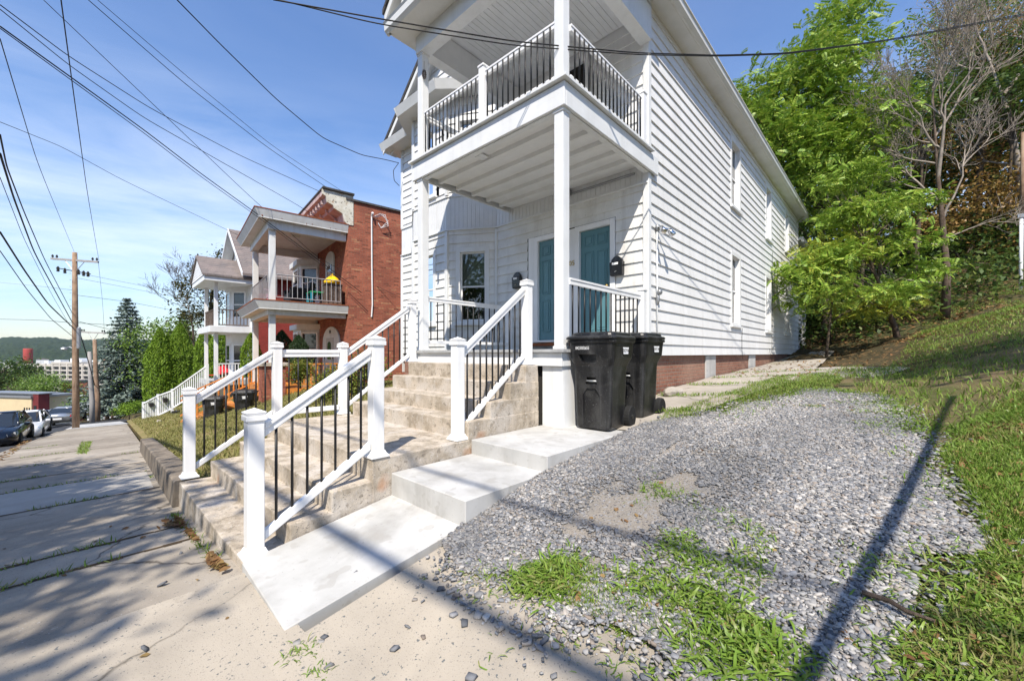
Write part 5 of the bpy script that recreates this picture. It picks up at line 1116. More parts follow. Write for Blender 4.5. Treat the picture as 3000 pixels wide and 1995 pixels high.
# ------------------------------------------------------------------ utility poles and wires
def pole(u,vb,vt,d,r,label,mat='polewood',arms=(),lean=0,top=None):
    b=at(u,vb,d); tp=at(u+lean,vt,d); t=thing('utility_pole',label,'utility pole',b); h=tp.z-b.z
    m=MB(); m.tube([(0,0,-.6),(0,0,h*.3),(tp.x-b.x)*.5 and ((tp.x-b.x)*.6,(tp.y-b.y)*.6,h*.6) or (0,0,h*.6),(tp.x-b.x,tp.y-b.y,h)],[r,r*.93,r*.82,r*.66],16); m.build('shaft',W[mat],t,True,True)
    for va,u0,u1,hh in arms:
        a=at(u0,va[0],d);c=at(u1,va[1],d); a=a-b;c=c-b; q=MB(); q.beam(a,c,.10,-hh/2,hh/2); ar=q.build('crossarm',W['polegrey'],t,True)
        for k in(.03,.12,.88,.97):
            e=a.lerp(c,k); q=MB(); q.lathe((e.x,e.y,e.z+hh/2),[(.02,0),(.02,.05),(.06,.06),(.065,.12),(.04,.15),(.05,.17),(.03,.21)],8); q.build('insulator',W['dark'],ar,True)
        mid=a.lerp(c,.5); q=MB(); q.tube([a.lerp(c,.28),mid-Vector((0,0,.8))],.02,5);q.tube([a.lerp(c,.72),mid-Vector((0,0,.8))],.02,5); q.build('arm_brace',W['greymetal'],ar,True)
    return t,b
D1=26.5
p1,b1_=pole(222,1262,740,D1,.18,'tall brown wooden utility pole with a long crossarm, nearest to the camera','polewood',[((758,768),150,288,.12)],-3)
q=MB()
for u,v in((170,787),(190,792),(230,796),(245,800),(258,802)):
    c=at(u,v,D1)-b1_; q.lathe((c.x,c.y,c.z-.2),[(.05,0),(.09,.05),(.05,.1),(.09,.15),(.05,.2),(.07,.28),(.02,.35)],8)
q.tube([at(165,785,D1)-b1_,at(265,803,D1)-b1_],.03,5); q.build('insulator_bank',W['dark'],p1,True)
q=MB(); c=at(231,990,D1)-b1_; q.lathe((c.x,c.y,c.z-.7),[(.10,0),(.11,.1),(.11,1.3),(.08,1.4)],10); q.build('riser_box',W['greymetal'],p1,True)
q=MB(); a=at(218,1022,D1)-b1_; c=at(188,1021,D1)-b1_; q.tube([a,a.lerp(c,.5)+Vector((0,0,.12)),c],.03,6); q.lathe((c.x,c.y,c.z-.1),[(.12,0),(.2,.06),(.16,.15),(.04,.2)],10); q.build('street_lamp',W['greymetal'],p1,True)
q=MB()
for k in range(26):
    v=1240-19*k; c=at(222-3*(1262-v)/522,v,D1)-b1_; q.tube([c+Vector((.1,-.24,0)),c+Vector((.1,-.16,.0))],.012,4)
q.build('pole_step',W['greymetal'],p1,True)
pole(286,1233,995,38,.2,'brown leaning utility pole with a single crossarm, second along the pavement','polewood',[((973,976),238,308,.12)],-9)
pole(270,1236,1030,36,.19,'bare grey utility pole standing between two brown poles','polegrey',(),-8)
pole(314,1232,1048,46,.2,'short brown pole in front of the spruce, farthest of the large poles','polewood',(),-9)
pole(329,1226,1110,60,.16,'thin faint pole at the edge of the spruce','polewood',(),-2)
def wire(label,pts,r=.012,sag=0,group='overhead cables',shadow=True):
    P=[]
    for i in range(len(pts)-1):
        a=pts[i];b=pts[i+1]; A_=at(*a) if len(a)==3 and not isinstance(a,Vector) else a; B_=at(*b) if len(b)==3 and not isinstance(b,Vector) else b
        n=14
        for k in range(n+(i==len(pts)-2)):
            f=k/n; q=A_.lerp(B_,f); P.append(q)
    # smooth
    for _ in range(6 if len(pts)>2 else 0): P=[P[0]]+[(P[j-1]+P[j]*2+P[j+1])/4 for j in range(1,len(P)-1)]+[P[-1]]
    if sag: P=[p-Vector((0,0,sag*4*(k/(len(P)-1))*(1-k/(len(P)-1)))) for k,p in enumerate(P)]
    t=thing('overhead_cable',label,'cable',P[len(P)//2],0,group); o=t.location.copy(); m=MB(); m.tube([p-o for p in P],r,6); m.build('strand',W['cable'],t,True,True); return t
def V3(x,y,z): return Vector((x,y,z))
# street lines: from the near pole back over the camera
top=at(219,737,D1)
wire('thin line from the near pole tip to the upper left corner of the view',[(217,737,D1),(110,480,11),(0,114,6.2)],.007)
wire('line from the right end of the near crossarm rising steeply to the top edge',[(290,765,D1),(255,560,13),(215,270,7.5),(176,-20,5.4)],.0075)
wire('faint line from the top left down to the brick balcony',[(116,-10,9),(464,321,11),(715,560,14),(935,760,16),(1174,872,16.5)],.0075)
wire('upper of two thin parallel lines running to the brick parapet',[(279,-5,9),(560,235,11),(800,430,14),(1018,571,17)],.0065)
wire('lower of two thin parallel lines running to the brick parapet',[(252,-5,9),(540,245,11),(780,430,14),(972,560,17)],.0085)
wire('sagging black service drop to the left corner of the white house',[(518,0,6),(640,125,7),(810,292,8.4),(945,405,9.6),(1060,455,10.6),(1128,468,11.2),(1168,478,11.6)],.009)
wire('short loop of black wire dangling at the left corner of the white house',[(1168,478,11.6),(1152,500,11.5),(1155,530,11.5),(1170,545,11.6)],.009)
wire('cable crossing the sky to the roof of the brick house',[(0,15,7),(200,165,8.5),(440,318,11),(700,455,14),(960,572,16.8)],.009)
wire('twin thick cable from the left edge to the brick porch, upper strand',[(0,78,6.6),(223,238,8),(420,380,10),(590,510,12),(768,638,14),(1060,858,15.6)],.012)
wire('twin thick cable from the left edge to the brick porch, lower strand',[(0,84,6.6),(223,246,8),(420,389,10),(590,519,12),(768,645,14),(1060,866,15.6)],.008)
wire('cable from the upper left edge crossing the twin cable over the brick porch',[(0,28,7),(200,190,8.5),(420,345,10),(640,470,12),(870,600,15),(1010,690,16.5)],.008)
wire('thin line from the left edge to the gable of the grey roofed house',[(0,358,12),(180,430,15),(357,527,18),(714,697,24)],.009)
wire('black looped bundle at the far left climbing from the near pole, upper',[(0,395,8.5),(20,490,10.5),(70,620,14),(130,760,19),(212,918,D1)],.016)
wire('black looped bundle at the far left climbing from the near pole, lower',[(0,450,9),(40,580,12),(100,740,18),(212,945,D1)],.022)
wire('thick telephone cable from the left edge to the middle of the near pole',[(0,680,14),(70,790,17),(140,890,21),(214,960,D1)],.030)
wire('second telephone cable just under the thick one',[(0,735,15),(80,850,18),(150,935,22),(212,985,D1)],.016)
wire('thin line hanging left of the near pole top',[(0,520,10),(70,700,15),(150,860,22),(205,955,D1)],.008)
wire('level cable crossing the street behind the near pole, lower left',[(0,935,34),(120,938,30),(215,946,D1),(330,952,29),(560,985,36)],.016,0)
wire('slack cable from the near pole towards the spruce',[(224,940,D1),(300,960,30),(420,990,38)],.015)
wire('cable running from the near pole down to the second pole',[(224,945,D1),(245,1010,29),(262,1070,33),(278,1130,38)],.03)
wire('thin line from the near crossarm to the second pole',[(288,767,D1),(300,880,31),(306,975,38)],.008)
wire('faint line across the sky left of the near pole',[(0,828,50),(110,838,40),(214,850,D1)],.011)
wire('faint pair of lines running right from the near pole behind the arborvitae',[(228,800,D1),(420,838,34),(560,862,40),(720,905,46)],.010)
wire('second of the faint pair running right from the near pole',[(228,815,D1),(420,852,34),(560,880,40),(720,925,46)],.010)
wire('cable from the near pole to the trees on the right of the street',[(226,865,D1),(380,885,30),(520,912,33),(640,930,36)],.012)
# the two cables in front of the white house
wire('upper black cable crossing in front of the white house balcony',[(800,0,4.4),(1100,54,4.6),(1500,122,4.9),(1860,156,5.3),(2100,163,5.8),(2300,157,6.4),(2600,118,7.4),(3000,42,9)],.0075)
wire('lower black cable crossing in front of the white house balcony',[(790,-6,4.4),(1100,70,4.6),(1500,134,4.9),(1860,161,5.3),(2100,166,5.8),(2300,160,6.4),(2600,121,7.4),(3000,46,9)],.0065)
# lines on the street side, outside the picture, whose shadows cross the path
wire('street cable overhead behind the camera, nearer strand',[V3(14,-3.82,9.4),V3(-10,-4.02,7.9)],.055)
wire('street cable overhead behind the camera, farther strand',[V3(14,-2.97,9.6),V3(-10,-3.07,8.1)],.03)
t=thing('shadow_pole','unseen leaning pole added behind the camera to cast the long shadow on the gravel','pole',(-1.1,-5.96,.1)); m=MB(); m.tube([(0,0,-.3),(3.14,10.86,4.05)],[.034,.028],12); m.build('shaft',W['polewood'],t,True,True)  # unseen pole, added and slanted only to throw the long shadow across the gravel
# ------------------------------------------------------------------ far buildings and hills
t=thing('factory','long pale six storey factory with grids of windows in the valley','factory',at(190,1135,420))
def onbuild(t,a,b,v0,v1,dz): pass
A0=at(73,1130,430);A1=at(312,1130,400); U=Vector((A1.x-A0.x,A1.y-A0.y,0));LF_=U.length;U.normalize(); N_=Vector((-U.y,U.x,0)); 
if N_.dot(Vector((A0.x,A0.y,0)))>0: N_=-N_
pf=fr((A0.x,A0.y),(U.x,U.y),(N_.x,N_.y)); zt=at(190,1064,415).z; zb=zt-30
for i in range(1):
    q=MB(); fbox(q,pf,0,LF_,-22,0,zb,zt-1); fbox(q,pf,LF_*.35,LF_*.62,-20,.6,zt-1,zt+1.2); fbox(q,pf,LF_*.82,LF_,-20,.8,zt-1,zt+1.5)
    for k in range(12): fbox(q,pf,LF_*k/11.-.9,LF_*k/11.+.9,0,.9,zb,zt)
    for z in range(7): fbox(q,pf,0,LF_,0,.55,zb+z*4.5-.5,zb+z*4.5+.9)
    q.build('facade',pm('pale factory concrete',(.52,.48,.42),(.45,.42,.37),.05,.85,.2),t)
for z in range(6):
    for k in range(11):
        a=LF_*k/11.+1.4;b=LF_*(k+1)/11.-1.4; q=MB(); fbox(q,pf,a,b,.05,.12,zb+z*4.5+1.0,zb+z*4.5+3.8); w=q.build('window',W['darkpane'],t)
for k,(f,w,h) in enumerate(((.25,9,3),(.45,14,5),(.52,8,3.5),(.12,6,2),(.7,7,3))):
    q=MB(); fbox(q,pf,LF_*f,LF_*f+w,-15,-8,zt-1,zt+h); q.build('rooftop_shed',W['paint'],t)
c=at(82,1062,640); t=thing('storage_tower','round brick red tower rising behind the factory','tower',c); q=MB(); q.lathe((0,0,-20),[(5.2,0),(5.2,41),(5.0,42)],24); q.build('drum',pm('red tower paint',(.42,.07,.06),(.36,.06,.05),.2,.8,.2),t,True,True)
q=MB()
for z in(-4,2,8,14,19): q.lathe((0,0,z),[(5.25,0),(5.3,.2),(5.25,.4)],24)
q.build('hoop',W['rust'],t,True)
for i,(u,v,w,h,lb) in enumerate(((20,1052,20,5,'low white roofed shed far away left of the red tower'),(125,1050,16,7,'pale grey block far behind the factory roof'),(165,1062,12,6,'white gabled block peeping over the factory'),(52,1055,24,4,'long low pale warehouse below the far hill'),(255,1058,30,5,'grey roofed building to the right beyond the poles'),(300,1075,20,8,'pale building far right behind the small poles'))):
    c=at(u,v+14,780); t=thing('distant_building',lb,'building',c); q=MB(); q.box(-w/2,w/2,-8,8,-12,h); q.build('wall',W['soffit'],t,True); q=MB(); q.prism([(-w/2-.5,-9,h),(-w/2-.5,9,h),(-w/2-.5,0,h+2.5)],(w+1,0,0)); q.build('roof',W['greyshingle'] if i%2 else W['greymetal'],t,True)
# street houses down the hill
t=thing('yellow_house','flat roofed pale yellow house down the hill with a dark red front','house',at(60,1212,100))
Dn=100; a=at(-40,1240,Dn);b=at(92,1240,Dn-3);U=Vector((b.x-a.x,b.y-a.y,0));Ly=U.length;U.normalize();N_=Vector((-U.y,U.x,0)); N_=N_ if N_.dot(Vector((-a.x,-a.y,0)))>0 else -N_
pf2=fr((a.x,a.y),(U.x,U.y),(N_.x,N_.y)); zt=at(60,1160,Dn).z
q=MB(); fbox(q,pf2,0,Ly,-8,0,zt-14,zt-.2); q.build('wall',pm('yellow house paint',(.62,.50,.30),(.55,.44,.27),.3,.8,.2),t)
q=MB(); fbox(q,pf2,-.3,Ly+.3,-8,.3,zt-.2,zt+.3); fbox(q,pf2,-2,Ly+2.2,-4,-.1,zt+.75,zt+.95);fbox(q,pf2,-2,Ly-.3,-4,-1.2,zt+.3,zt+.75); q.build('roof',W['greymetal'],t)
q=MB(); fbox(q,pf2,Ly+.05,Ly+1.9,-2.2,-.2,zt-14,zt+.7); q.build('red_front',pm('dark red front',(.16,.03,.03),(.12,.025,.025),.6,.7,.2),t)
for k in(.30,): 
    q=MB(); fbox(q,pf2,Ly*.28,Ly*.38,.0,.12,zt-6.6,zt-3.8); w=q.build('window',W['paint'],t); q=MB(); fbox(q,pf2,Ly*.29,Ly*.37,.121,.15,zt-6.4,zt-4.0); q.build('pane',W['darkpane'],w)
for k in range(3): q=MB(); fbox(q,pf2,Ly-2.4+.8*k,Ly-2.0+.8*k,.0,.06,zt-5.5,zt-2.5); q.build('window',W['darkpane'],t)
q=MB(); fbox(q,pf2,Ly+.5,Ly+1.3,-.19,-.1,zt-5,zt-2); q.build('window',W['darkpane'],t)
t=thing('brick_building','narrow red brick building end behind the near pole','building',at(212,1200,120)); c=at(211,1150,120)
q=MB(); q.box(-4,2.5,-2,5,-10,3.2); q.build('wall',W['brick'],t,True); q=MB(); q.box(-4.2,2.7,-2.2,5.2,3.2,3.6); q.build('roof',W['roof'],t,True); t.location=c
t=thing('red_house','dark red house right of the near pole behind the grey pole','house',at(246,1190,130)); q=MB(); q.box(-5,4,-3,5,-8,4); q.build('wall',W['redbrick'],t,True); q=MB(); q.prism([(-5.3,-3.4,4),(-5.3,5.4,4),(-5.3,1,6.5)],(9.6,0,0)); q.build('roof',W['greyshingle'],t,True)
t=thing('greenhouse','pale roofed low shed between the poles and the spruce','shed',at(302,1222,75)); q=MB(); q.box(-2.4,2.4,-2,2,-1,.7); q.build('wall',W['soffit'],t,True); q=MB(); q.prism([(-2.6,-2.3,.7),(-2.6,2.3,.7),(-2.6,0,2.0)],(5.2,0,0)); q.build('roof',W['greymetal'],t,True)
# wooded hills across the valley
Vv=[];nu,nd=420,60
for j in range(nd):
    d=1000+j*36
    for i in range(nu):
        u=-600+i*6; c=at(u,1035,d); f=max(0,(d-1250)/1500); ridge=88+16*math.sin(u*.006+1)+7*math.sin(u*.021)+4*math.sin(u*.05)
        z=-50+ (ridge+50)*min(1,f)**.8; z+=(mnoise.noise(Vector((c.x*.02,c.y*.02,3)))*9+mnoise.noise(Vector((c.x*.07,c.y*.07,7)))*9)*min(1,f*4)
        Vv.append((c.x,c.y,z))
Fv=[(j*nu+i,j*nu+i+1,(j+1)*nu+i+1,(j+1)*nu+i) for j in range(nd-1) for i in range(nu-1)]
W['farforest']=pm('far forest',(.018,.036,.018),(.04,.062,.026),.03,.95,.05,bump=1,bscale=.09,bdist=9,speck=[(.05,(.06,.085,.035),.56,.6)])
me=bpy.data.meshes.new('hills'); me.from_pydata(Vv,[],Fv); o=link('hills',me,W['farforest'],smooth=True); o['kind']='structure'
# ------------------------------------------------------------------ trees
QL=[(0,-.5,0),(.28,0,.06),(0,.5,0),(-.28,0,.06)]; QF=[(0,1,2,3)]
def frond():
    V=[];Fc=[]
    def lf(c,d,l,w):
        n=Vector((-d.y,d.x,0)); b=len(V); dz=Vector((0,0,-.35*l)); V.extend([tuple(c),tuple(c+d*l*.5+n*w+dz*.3),tuple(c+d*l+dz),tuple(c+d*l*.5-n*w+dz*.3)]); Fc.append((b,b+1,b+2,b+3))
    for i in range(6):
        s=.2+.13*i; z=-.45*s*s
        for sg in(1,-1): lf(Vector((s,0,z)),Vector((.45,sg*.9,0)).normalized(),.34-.02*i,.085)
    lf(Vector((.95,0,-.42)),Vector((1,0,-.5)).normalized(),.25,.05); return V,Fc
FR=frond()
def lobes_clusters(lobes,n,seed=0):
    vol=np.array([a[3]*a[4]*a[5] for a in lobes]);k=rng.choice(len(lobes),n,p=vol/vol.sum()); d=rng.normal(0,1,(n,3)); d/=np.linalg.norm(d,axis=1)[:,None]; r=rng.uniform(.30,1,n)**.55
    L=np.array(lobes); return L[k,:3]+d*r[:,None]*L[k,3:]
def tree(name,label,base,lobes,nclus,per,size,mat,tr=.15,bark='bark',tmpl='leaf',spread=.45,group=None,limbs=22,lean=(0,0),cat='tree',tilt=.9,flat=.6,trunk=True):
    base=Vector(base); t=thing(name,label,cat,base,0,group); bx=np.array(base)
    C=lobes_clusters(lobes,nclus)
    if trunk:
        topc=np.mean([l[:3] for l in lobes],axis=0); top=Vector(topc)+Vector((0,0,max(l[5] for l in lobes)*.55))
        P=[];n=9
        for i in range(n):
            f=i/(n-1); q=base.lerp(top,f)+mnoise.noise_vector(Vector((f*3,base.x,base.y)))*.25*math.sin(PI*f)*(top-base).length*.08+Vector((0,0,-.3 if i==0 else 0)); P.append(q)
        m=MB(); m.tube([p-base for p in P],[tr*(1.25 if i==0 else 1)*(1-.78*i/(n-1)) for i in range(n)],9)
        order=np.argsort(rng.random(len(C)))[:limbs]
        for k in order:
            c=Vector(C[k]); f=min(.92,max(.25,(c.z-base.z)/(top.z-base.z)*.72)); s=P[int(f*(n-1))]; mid=s.lerp(c,.5)+Vector((0,0,.12*(c-s).length))+mnoise.noise_vector(c)*.15
            r=tr*.42*(1-f*.6); m.tube([s-base,s.lerp(mid,.5)+Vector((0,0,.05))-base,mid-base,c-base],[r,r*.8,r*.55,r*.15],5,False)
        m.build('trunk',W[bark],t,True,True)
    sp=rng.normal(0,1,(nclus,per,3))*np.array([spread,spread,spread*flat]); Pn=(C[:,None,:]+sp).reshape(-1,3)-bx; N=len(Pn)
    if tmpl=='frond': T,TF=FR
    else: T,TF=QL,QF
    V,Fc=inst(T,TF,Pn,rots(N,tilt if tmpl!='frond' else .75),rng.uniform(.7,1.3,N)*size); mesh_np('crown',V,Fc,mat,t,True); return t
def branches(base,dirv,L,r,depth,out,nb=3,ang=.5,up=.15,seed=0,minr=.004):
    n=5;P=[base];d=dirv.normalized();p=base
    for i in range(n):
        d=(d+Vector((random.gauss(0,.13),random.gauss(0,.13),random.gauss(0,.10)+up*.25))).normalized(); p=p+d*L/n; P.append(p)
    out.append((P,[max(minr,r*(1-.55*i/n)) for i in range(n+1)]))
    if depth>0:
        for k in range(nb):
            i=random.randint(2,n); ax=Vector((random.gauss(0,1),random.gauss(0,1),random.gauss(0,.5))).normalized(); dd=(d+ax*random.uniform(ang*.7,ang*1.5)+Vector((0,0,up))).normalized()
            branches(P[i],dd,L*random.uniform(.55,.82),max(minr,r*.52),depth-1,out,nb,ang,up,0,minr)
def bare(name,label,base,trunkpts,r,starts,mat,depth=4,cat='tree',minr=.005,twig='palebark'):
    base=Vector(base); t=thing(name,label,cat,base); m=MB(); n=len(trunkpts); m.tube([Vector(p)-base for p in trunkpts],[r*(1.2 if i==0 else 1)*(1-.88*i/(n-1)) for i in range(n)],10); m.build('trunk',W[mat],t,True,True)
    out=[]
    for p,d,L,rr,nb in starts: branches(Vector(p)-base,Vector(d),L,rr,depth,out,nb,.55,.12,0,minr)
    m=MB()
    for P,R in out: m.tube(P,R,4,False)
    m.build('branches',W[twig],t,True,True); return t
LM=lambda n,c,tr=.25: leafmat(n,c,tr,.45,.3)
W['l_ail']=LM('sunny compound leaves',[(.16,.29,.035),(.28,.43,.05),(.09,.17,.022),(.40,.52,.075),(.45,.48,.09),(.20,.34,.04)])
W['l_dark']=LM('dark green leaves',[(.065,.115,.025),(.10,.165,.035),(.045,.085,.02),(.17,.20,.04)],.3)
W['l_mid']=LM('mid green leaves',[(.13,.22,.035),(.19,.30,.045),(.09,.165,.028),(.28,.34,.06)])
W['l_brown']=LM('turning brown leaves',[(.30,.16,.055),(.20,.16,.04),(.38,.23,.08),(.14,.15,.035),(.45,.31,.11)])
W['l_yell']=LM('yellowing leaves',[(.28,.38,.05),(.42,.42,.06),(.20,.30,.04),(.55,.46,.06)])
W['l_spruce']=leafmat('blue spruce needles',[(.17,.22,.19),(.24,.30,.26),(.12,.165,.14),(.30,.36,.31)],.1,.7,.2)
W['l_arb']=leafmat('bright arborvitae sprays',[(.14,.24,.022),(.21,.32,.03),(.095,.18,.018),(.26,.36,.05)],.2,.6,.2)
W['l_con']=leafmat('dark dwarf conifer sprays',[(.03,.06,.022),(.05,.085,.03),(.025,.045,.018)],.15,.6,.2)
# --- right hand woods, behind the house and up the bank
def P3(u,v,d): c=at(u,v,d); return (c.x,c.y,c.z)
def lob(u,v,d,rx,ry,rz): return (*P3(u,v,d),rx,ry,rz)
def gb(u,d):
    c=at(u,1000,d); return (c.x,c.y,hf(c.x,c.y)-.05)
WG='trees of the wooded bank'
tree('ailanthus_tree','tall bright green tree with drooping compound leaves behind the white house roof',gb(2420,19),[lob(2330,300,18.5,2.6,2.6,2.0),lob(2430,150,19,1.9,1.9,1.7),lob(2470,55,19,1.0,1.0,1.1),lob(2300,470,18,1.9,2.0,1.7),lob(2470,420,18,2.0,2.0,1.9),lob(2250,330,20,2.0,1.6,1.3),lob(2400,600,18,1.8,1.6,1.1),lob(2560,330,19,1.2,1.4,1.2)],300,24,.42,W['l_ail'],.17,'bark','frond',.42,WG,30,flat=.8)
tree('young_ailanthus','bright green compound leaf tree arching over the path at the rear house corner',gb(2635,14.5),[lob(2450,745,13.5,.9,.9,.35),lob(2560,620,14,1.0,1.2,.4),lob(2420,850,13,1.0,.8,.3),lob(2600,850,13.4,.8,.8,.3),lob(2690,560,14.5,.8,1.0,.35),lob(2350,800,13.5,.55,.6,.3),lob(2650,700,14,.8,.8,.3),lob(2500,520,15,1.0,1.0,.4),lob(2560,740,13.8,.8,.7,.25),lob(2480,640,14.4,.7,.8,.3),lob(2700,790,13.8,.6,.6,.25),lob(2320,880,13.6,.4,.5,.2)],125,19,.30,W['l_ail'],.10,'brownbark','frond',.32,WG,26,flat=.4)
tree('yellowing_shrub','low sprays of yellow green leaves hanging beside the house rear',gb(2420,14.5),[lob(2350,800,14.2,.8,.8,.4),lob(2440,740,14.6,1.0,1.0,.6),lob(2550,900,14.5,1.2,.9,.4)],60,18,.27,W['l_yell'],.05,'bark','frond',.3,WG,14)
tree('copper_tree','small tree with copper brown leaves just above the house eave',gb(2240,24),[lob(2240,400,23,1.2,1.2,1.3),lob(2215,310,24,1.1,1.2,.8)],50,60,.20,W['l_brown'],.12,'bark','leaf',.4,WG,12)
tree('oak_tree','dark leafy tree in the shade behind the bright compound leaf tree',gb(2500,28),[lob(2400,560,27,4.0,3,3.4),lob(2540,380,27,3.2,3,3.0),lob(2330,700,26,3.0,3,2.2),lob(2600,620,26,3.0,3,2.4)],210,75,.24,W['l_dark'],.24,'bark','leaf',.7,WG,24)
tree('maple_tree','tall dark maple with turning leaves high on the right hand bank',gb(2900,27),[lob(2880,150,26,3.2,3,2.6),lob(2990,40,26,3,3,2.4),lob(2780,60,27,2.2,3,1.6),lob(3000,330,25,2.6,3,2.0),lob(3080,200,25,3,3,3),lob(2930,260,22,2.0,2,1.6),lob(2840,330,24,1.6,2,1.3)],250,62,.22,W['l_mid'],.30,'bark','leaf',.75,WG,30)
tree('beech_tree','tree with coppery brown leaves spreading at middle height on the right edge',gb(2960,22),[lob(2900,620,21,2.6,2,1.1),lob(2990,560,20,2.2,2,1.3),lob(2800,650,21,1.8,2,.8),lob(3000,740,20,2.0,2,.8)],120,56,.18,W['l_brown'],.2,'brownbark','leaf',.55,WG,26)
tree('sugar_tree','mid green tree between the bare tree and the right edge of the view',gb(2870,26),[lob(2850,800,24,3,2.4,1.6),lob(2960,830,23,2.4,2,1.5),lob(2740,780,26,2.6,2.4,1.5),lob(2990,430,25,2.2,2,1.6)],150,62,.22,W['l_mid'],.22,'bark','leaf',.65,WG,22)
tree('understory_tree','dense mid green undergrowth tree low behind the path',gb(2480,22),[lob(2440,920,21,2.6,2,1.0),lob(2560,860,21,2.4,2,1.0),lob(2360,880,20,1.6,2,1.2)],110,60,.2,W['l_mid'],.10,'bark','leaf',.55,WG,16)
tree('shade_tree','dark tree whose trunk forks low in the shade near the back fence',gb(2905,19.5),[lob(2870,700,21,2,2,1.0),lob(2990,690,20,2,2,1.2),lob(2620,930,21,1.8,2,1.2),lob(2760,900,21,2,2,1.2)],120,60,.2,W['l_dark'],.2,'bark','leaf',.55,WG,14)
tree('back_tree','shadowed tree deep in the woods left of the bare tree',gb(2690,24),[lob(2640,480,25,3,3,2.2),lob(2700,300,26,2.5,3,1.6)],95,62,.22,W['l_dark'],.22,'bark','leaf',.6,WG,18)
for u,d,hh,r,lb in((2683,21,9,.13,'slim straight trunk right of the rear house corner, in shade'),(2520,22,7,.11,'thin pale trunk standing left in the shaded understory'),(2860,22,10,.22,'thick dark trunk behind the bare tree'),(2950,20,8,.10,'thin dark trunk in front of the back fence')):
    b=gb(u,d); tree('woodland_tree',lb,b,[(b[0]+.3,b[1],b[2]+hh,1.6,1.6,1.3)],26,60,.2,W['l_dark'],r,'bark','leaf',.5,WG,12)
# far wood as one mass
pts=[];
Nw=900; x=rng.uniform(-34,26,Nw); y=rng.uniform(31,62,Nw); z=hz(x,y)+rng.uniform(.3,10.5,Nw)
C=np.column_stack([x,y,z]); per=42; Pn=(C[:,None,:]+rng.normal(0,1,(Nw,per,3))*np.array([1.2,1.2,.9])).reshape(-1,3); V,Fc=inst(QL,QF,Pn,rots(len(Pn),.9),rng.uniform(.35,.75,len(Pn)))
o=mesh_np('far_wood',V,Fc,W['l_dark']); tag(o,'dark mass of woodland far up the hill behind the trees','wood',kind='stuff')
# undergrowth along the foot of the bank
x=rng.uniform(-6,7,150); y=rng.uniform(22.5,30,150); C=np.column_stack([x,y,hz(x,y)+rng.uniform(.1,1.2,150)]); Pn=(C[:,None,:]+rng.normal(0,.4,(150,44,3))).reshape(-1,3); V,Fc=inst(QL,QF,Pn,rots(len(Pn),.9),rng.uniform(.12,.3,len(Pn))); o=mesh_np('undergrowth',V,Fc,W['l_dark']); tag(o,'shaded leafy undergrowth on the slope behind the house','undergrowth',kind='stuff')
# the bare tree with pale twigs
random.seed(5)
d0=15.5; tp=[gb(2768,d0),P3(2775,800,d0),P3(2760,640,d0),P3(2748,520,d0),P3(2740,400,d0),P3(2732,250,d0)]
st_=[(P3(2755,600,d0),(-.25,.2,1),2.0,.05,4),(P3(2762,640,d0),(.30,-.1,1),2.0,.05,4),(P3(2748,520,d0),(.15,.1,1),2.6,.07,4),(P3(2742,430,d0),(-.5,-.2,1),2.2,.05,4),(P3(2740,400,d0),(.5,.3,1),2.4,.05,4),(P3(2733,260,d0),(0,0,1),2.2,.04,4),(P3(2736,320,d0),(-.2,.4,1),2.2,.04,4),(P3(2745,480,d0),(-.7,.1,.6),1.8,.04,3),(P3(2772,720,d0),(-.9,-.1,.25),1.8,.035,3),(P3(2778,830,d0),(-1,-.1,.05),1.9,.03,3),(P3(2770,700,d0),(.9,.1,.4),1.6,.03,3)]
bare('bare_tree','dying tree with a spray of pale leafless twigs on the right hand bank',tp[0],tp,.13,st_,'brownbark',4,minr=.0055)
d1=20; tp=[gb(3010,d1),P3(3000,600,d1),P3(2960,350,d1),P3(2900,180,d1)]
bare('bare_tree','large tree at the right edge with thick pale bare limbs reaching left across the sky',tp[0],tp,.24,[(P3(2960,350,d1),(-.9,.1,.6),2.8,.08,4),(P3(2900,180,d1),(-.5,0,1),2.4,.06,4),(P3(2940,280,d1),(.4,.1,1),3.4,.09,4),(P3(2985,480,d1),(-1,.2,.3),2.2,.05,3),(P3(2900,200,d1),(-1,0,.3),2.2,.05,3)],'palebark',4,minr=.007)
# back fence and white pipe at the right edge
t=thing('back_fence','weathered grey board fence at the back of the wooded bank','fence',P3(2950,880,23)); b=Vector(P3(2880,880,23));e=Vector(P3(3060,870,21)); q=MB(); n=26
for i in range(n):
    c=b.lerp(e,i/n);c2=b.lerp(e,(i+.92)/n); q.prism([(c.x,c.y,c.z-1),(c2.x,c2.y,c2.z-1),(c2.x,c2.y,c2.z+1.6),(c.x,c.y,c.z+1.6)],(0,.03,0))
q.build('board_panel',W['polegrey'],t)
b=Vector(P3(2990,880,16)); t=thing('white_post','tall white painted post at the right edge of the view beneath the brown leaves','post',b); q=MB(); q.tube([(0,0,-.5),(.02,0,3.3)],.055,10); q.build('shaft',W['paint'],t,True,True); q=MB(); q.tube([(.02,0,3.3),(.06,0,6.6)],[.06,.05],8); q.build('upper_shaft',W['polewood'],t,True,True); q=MB(); q.box(-.08,.1,-.08,.08,3.25,3.4); q.build('collar',W['greymetal'],t,True)
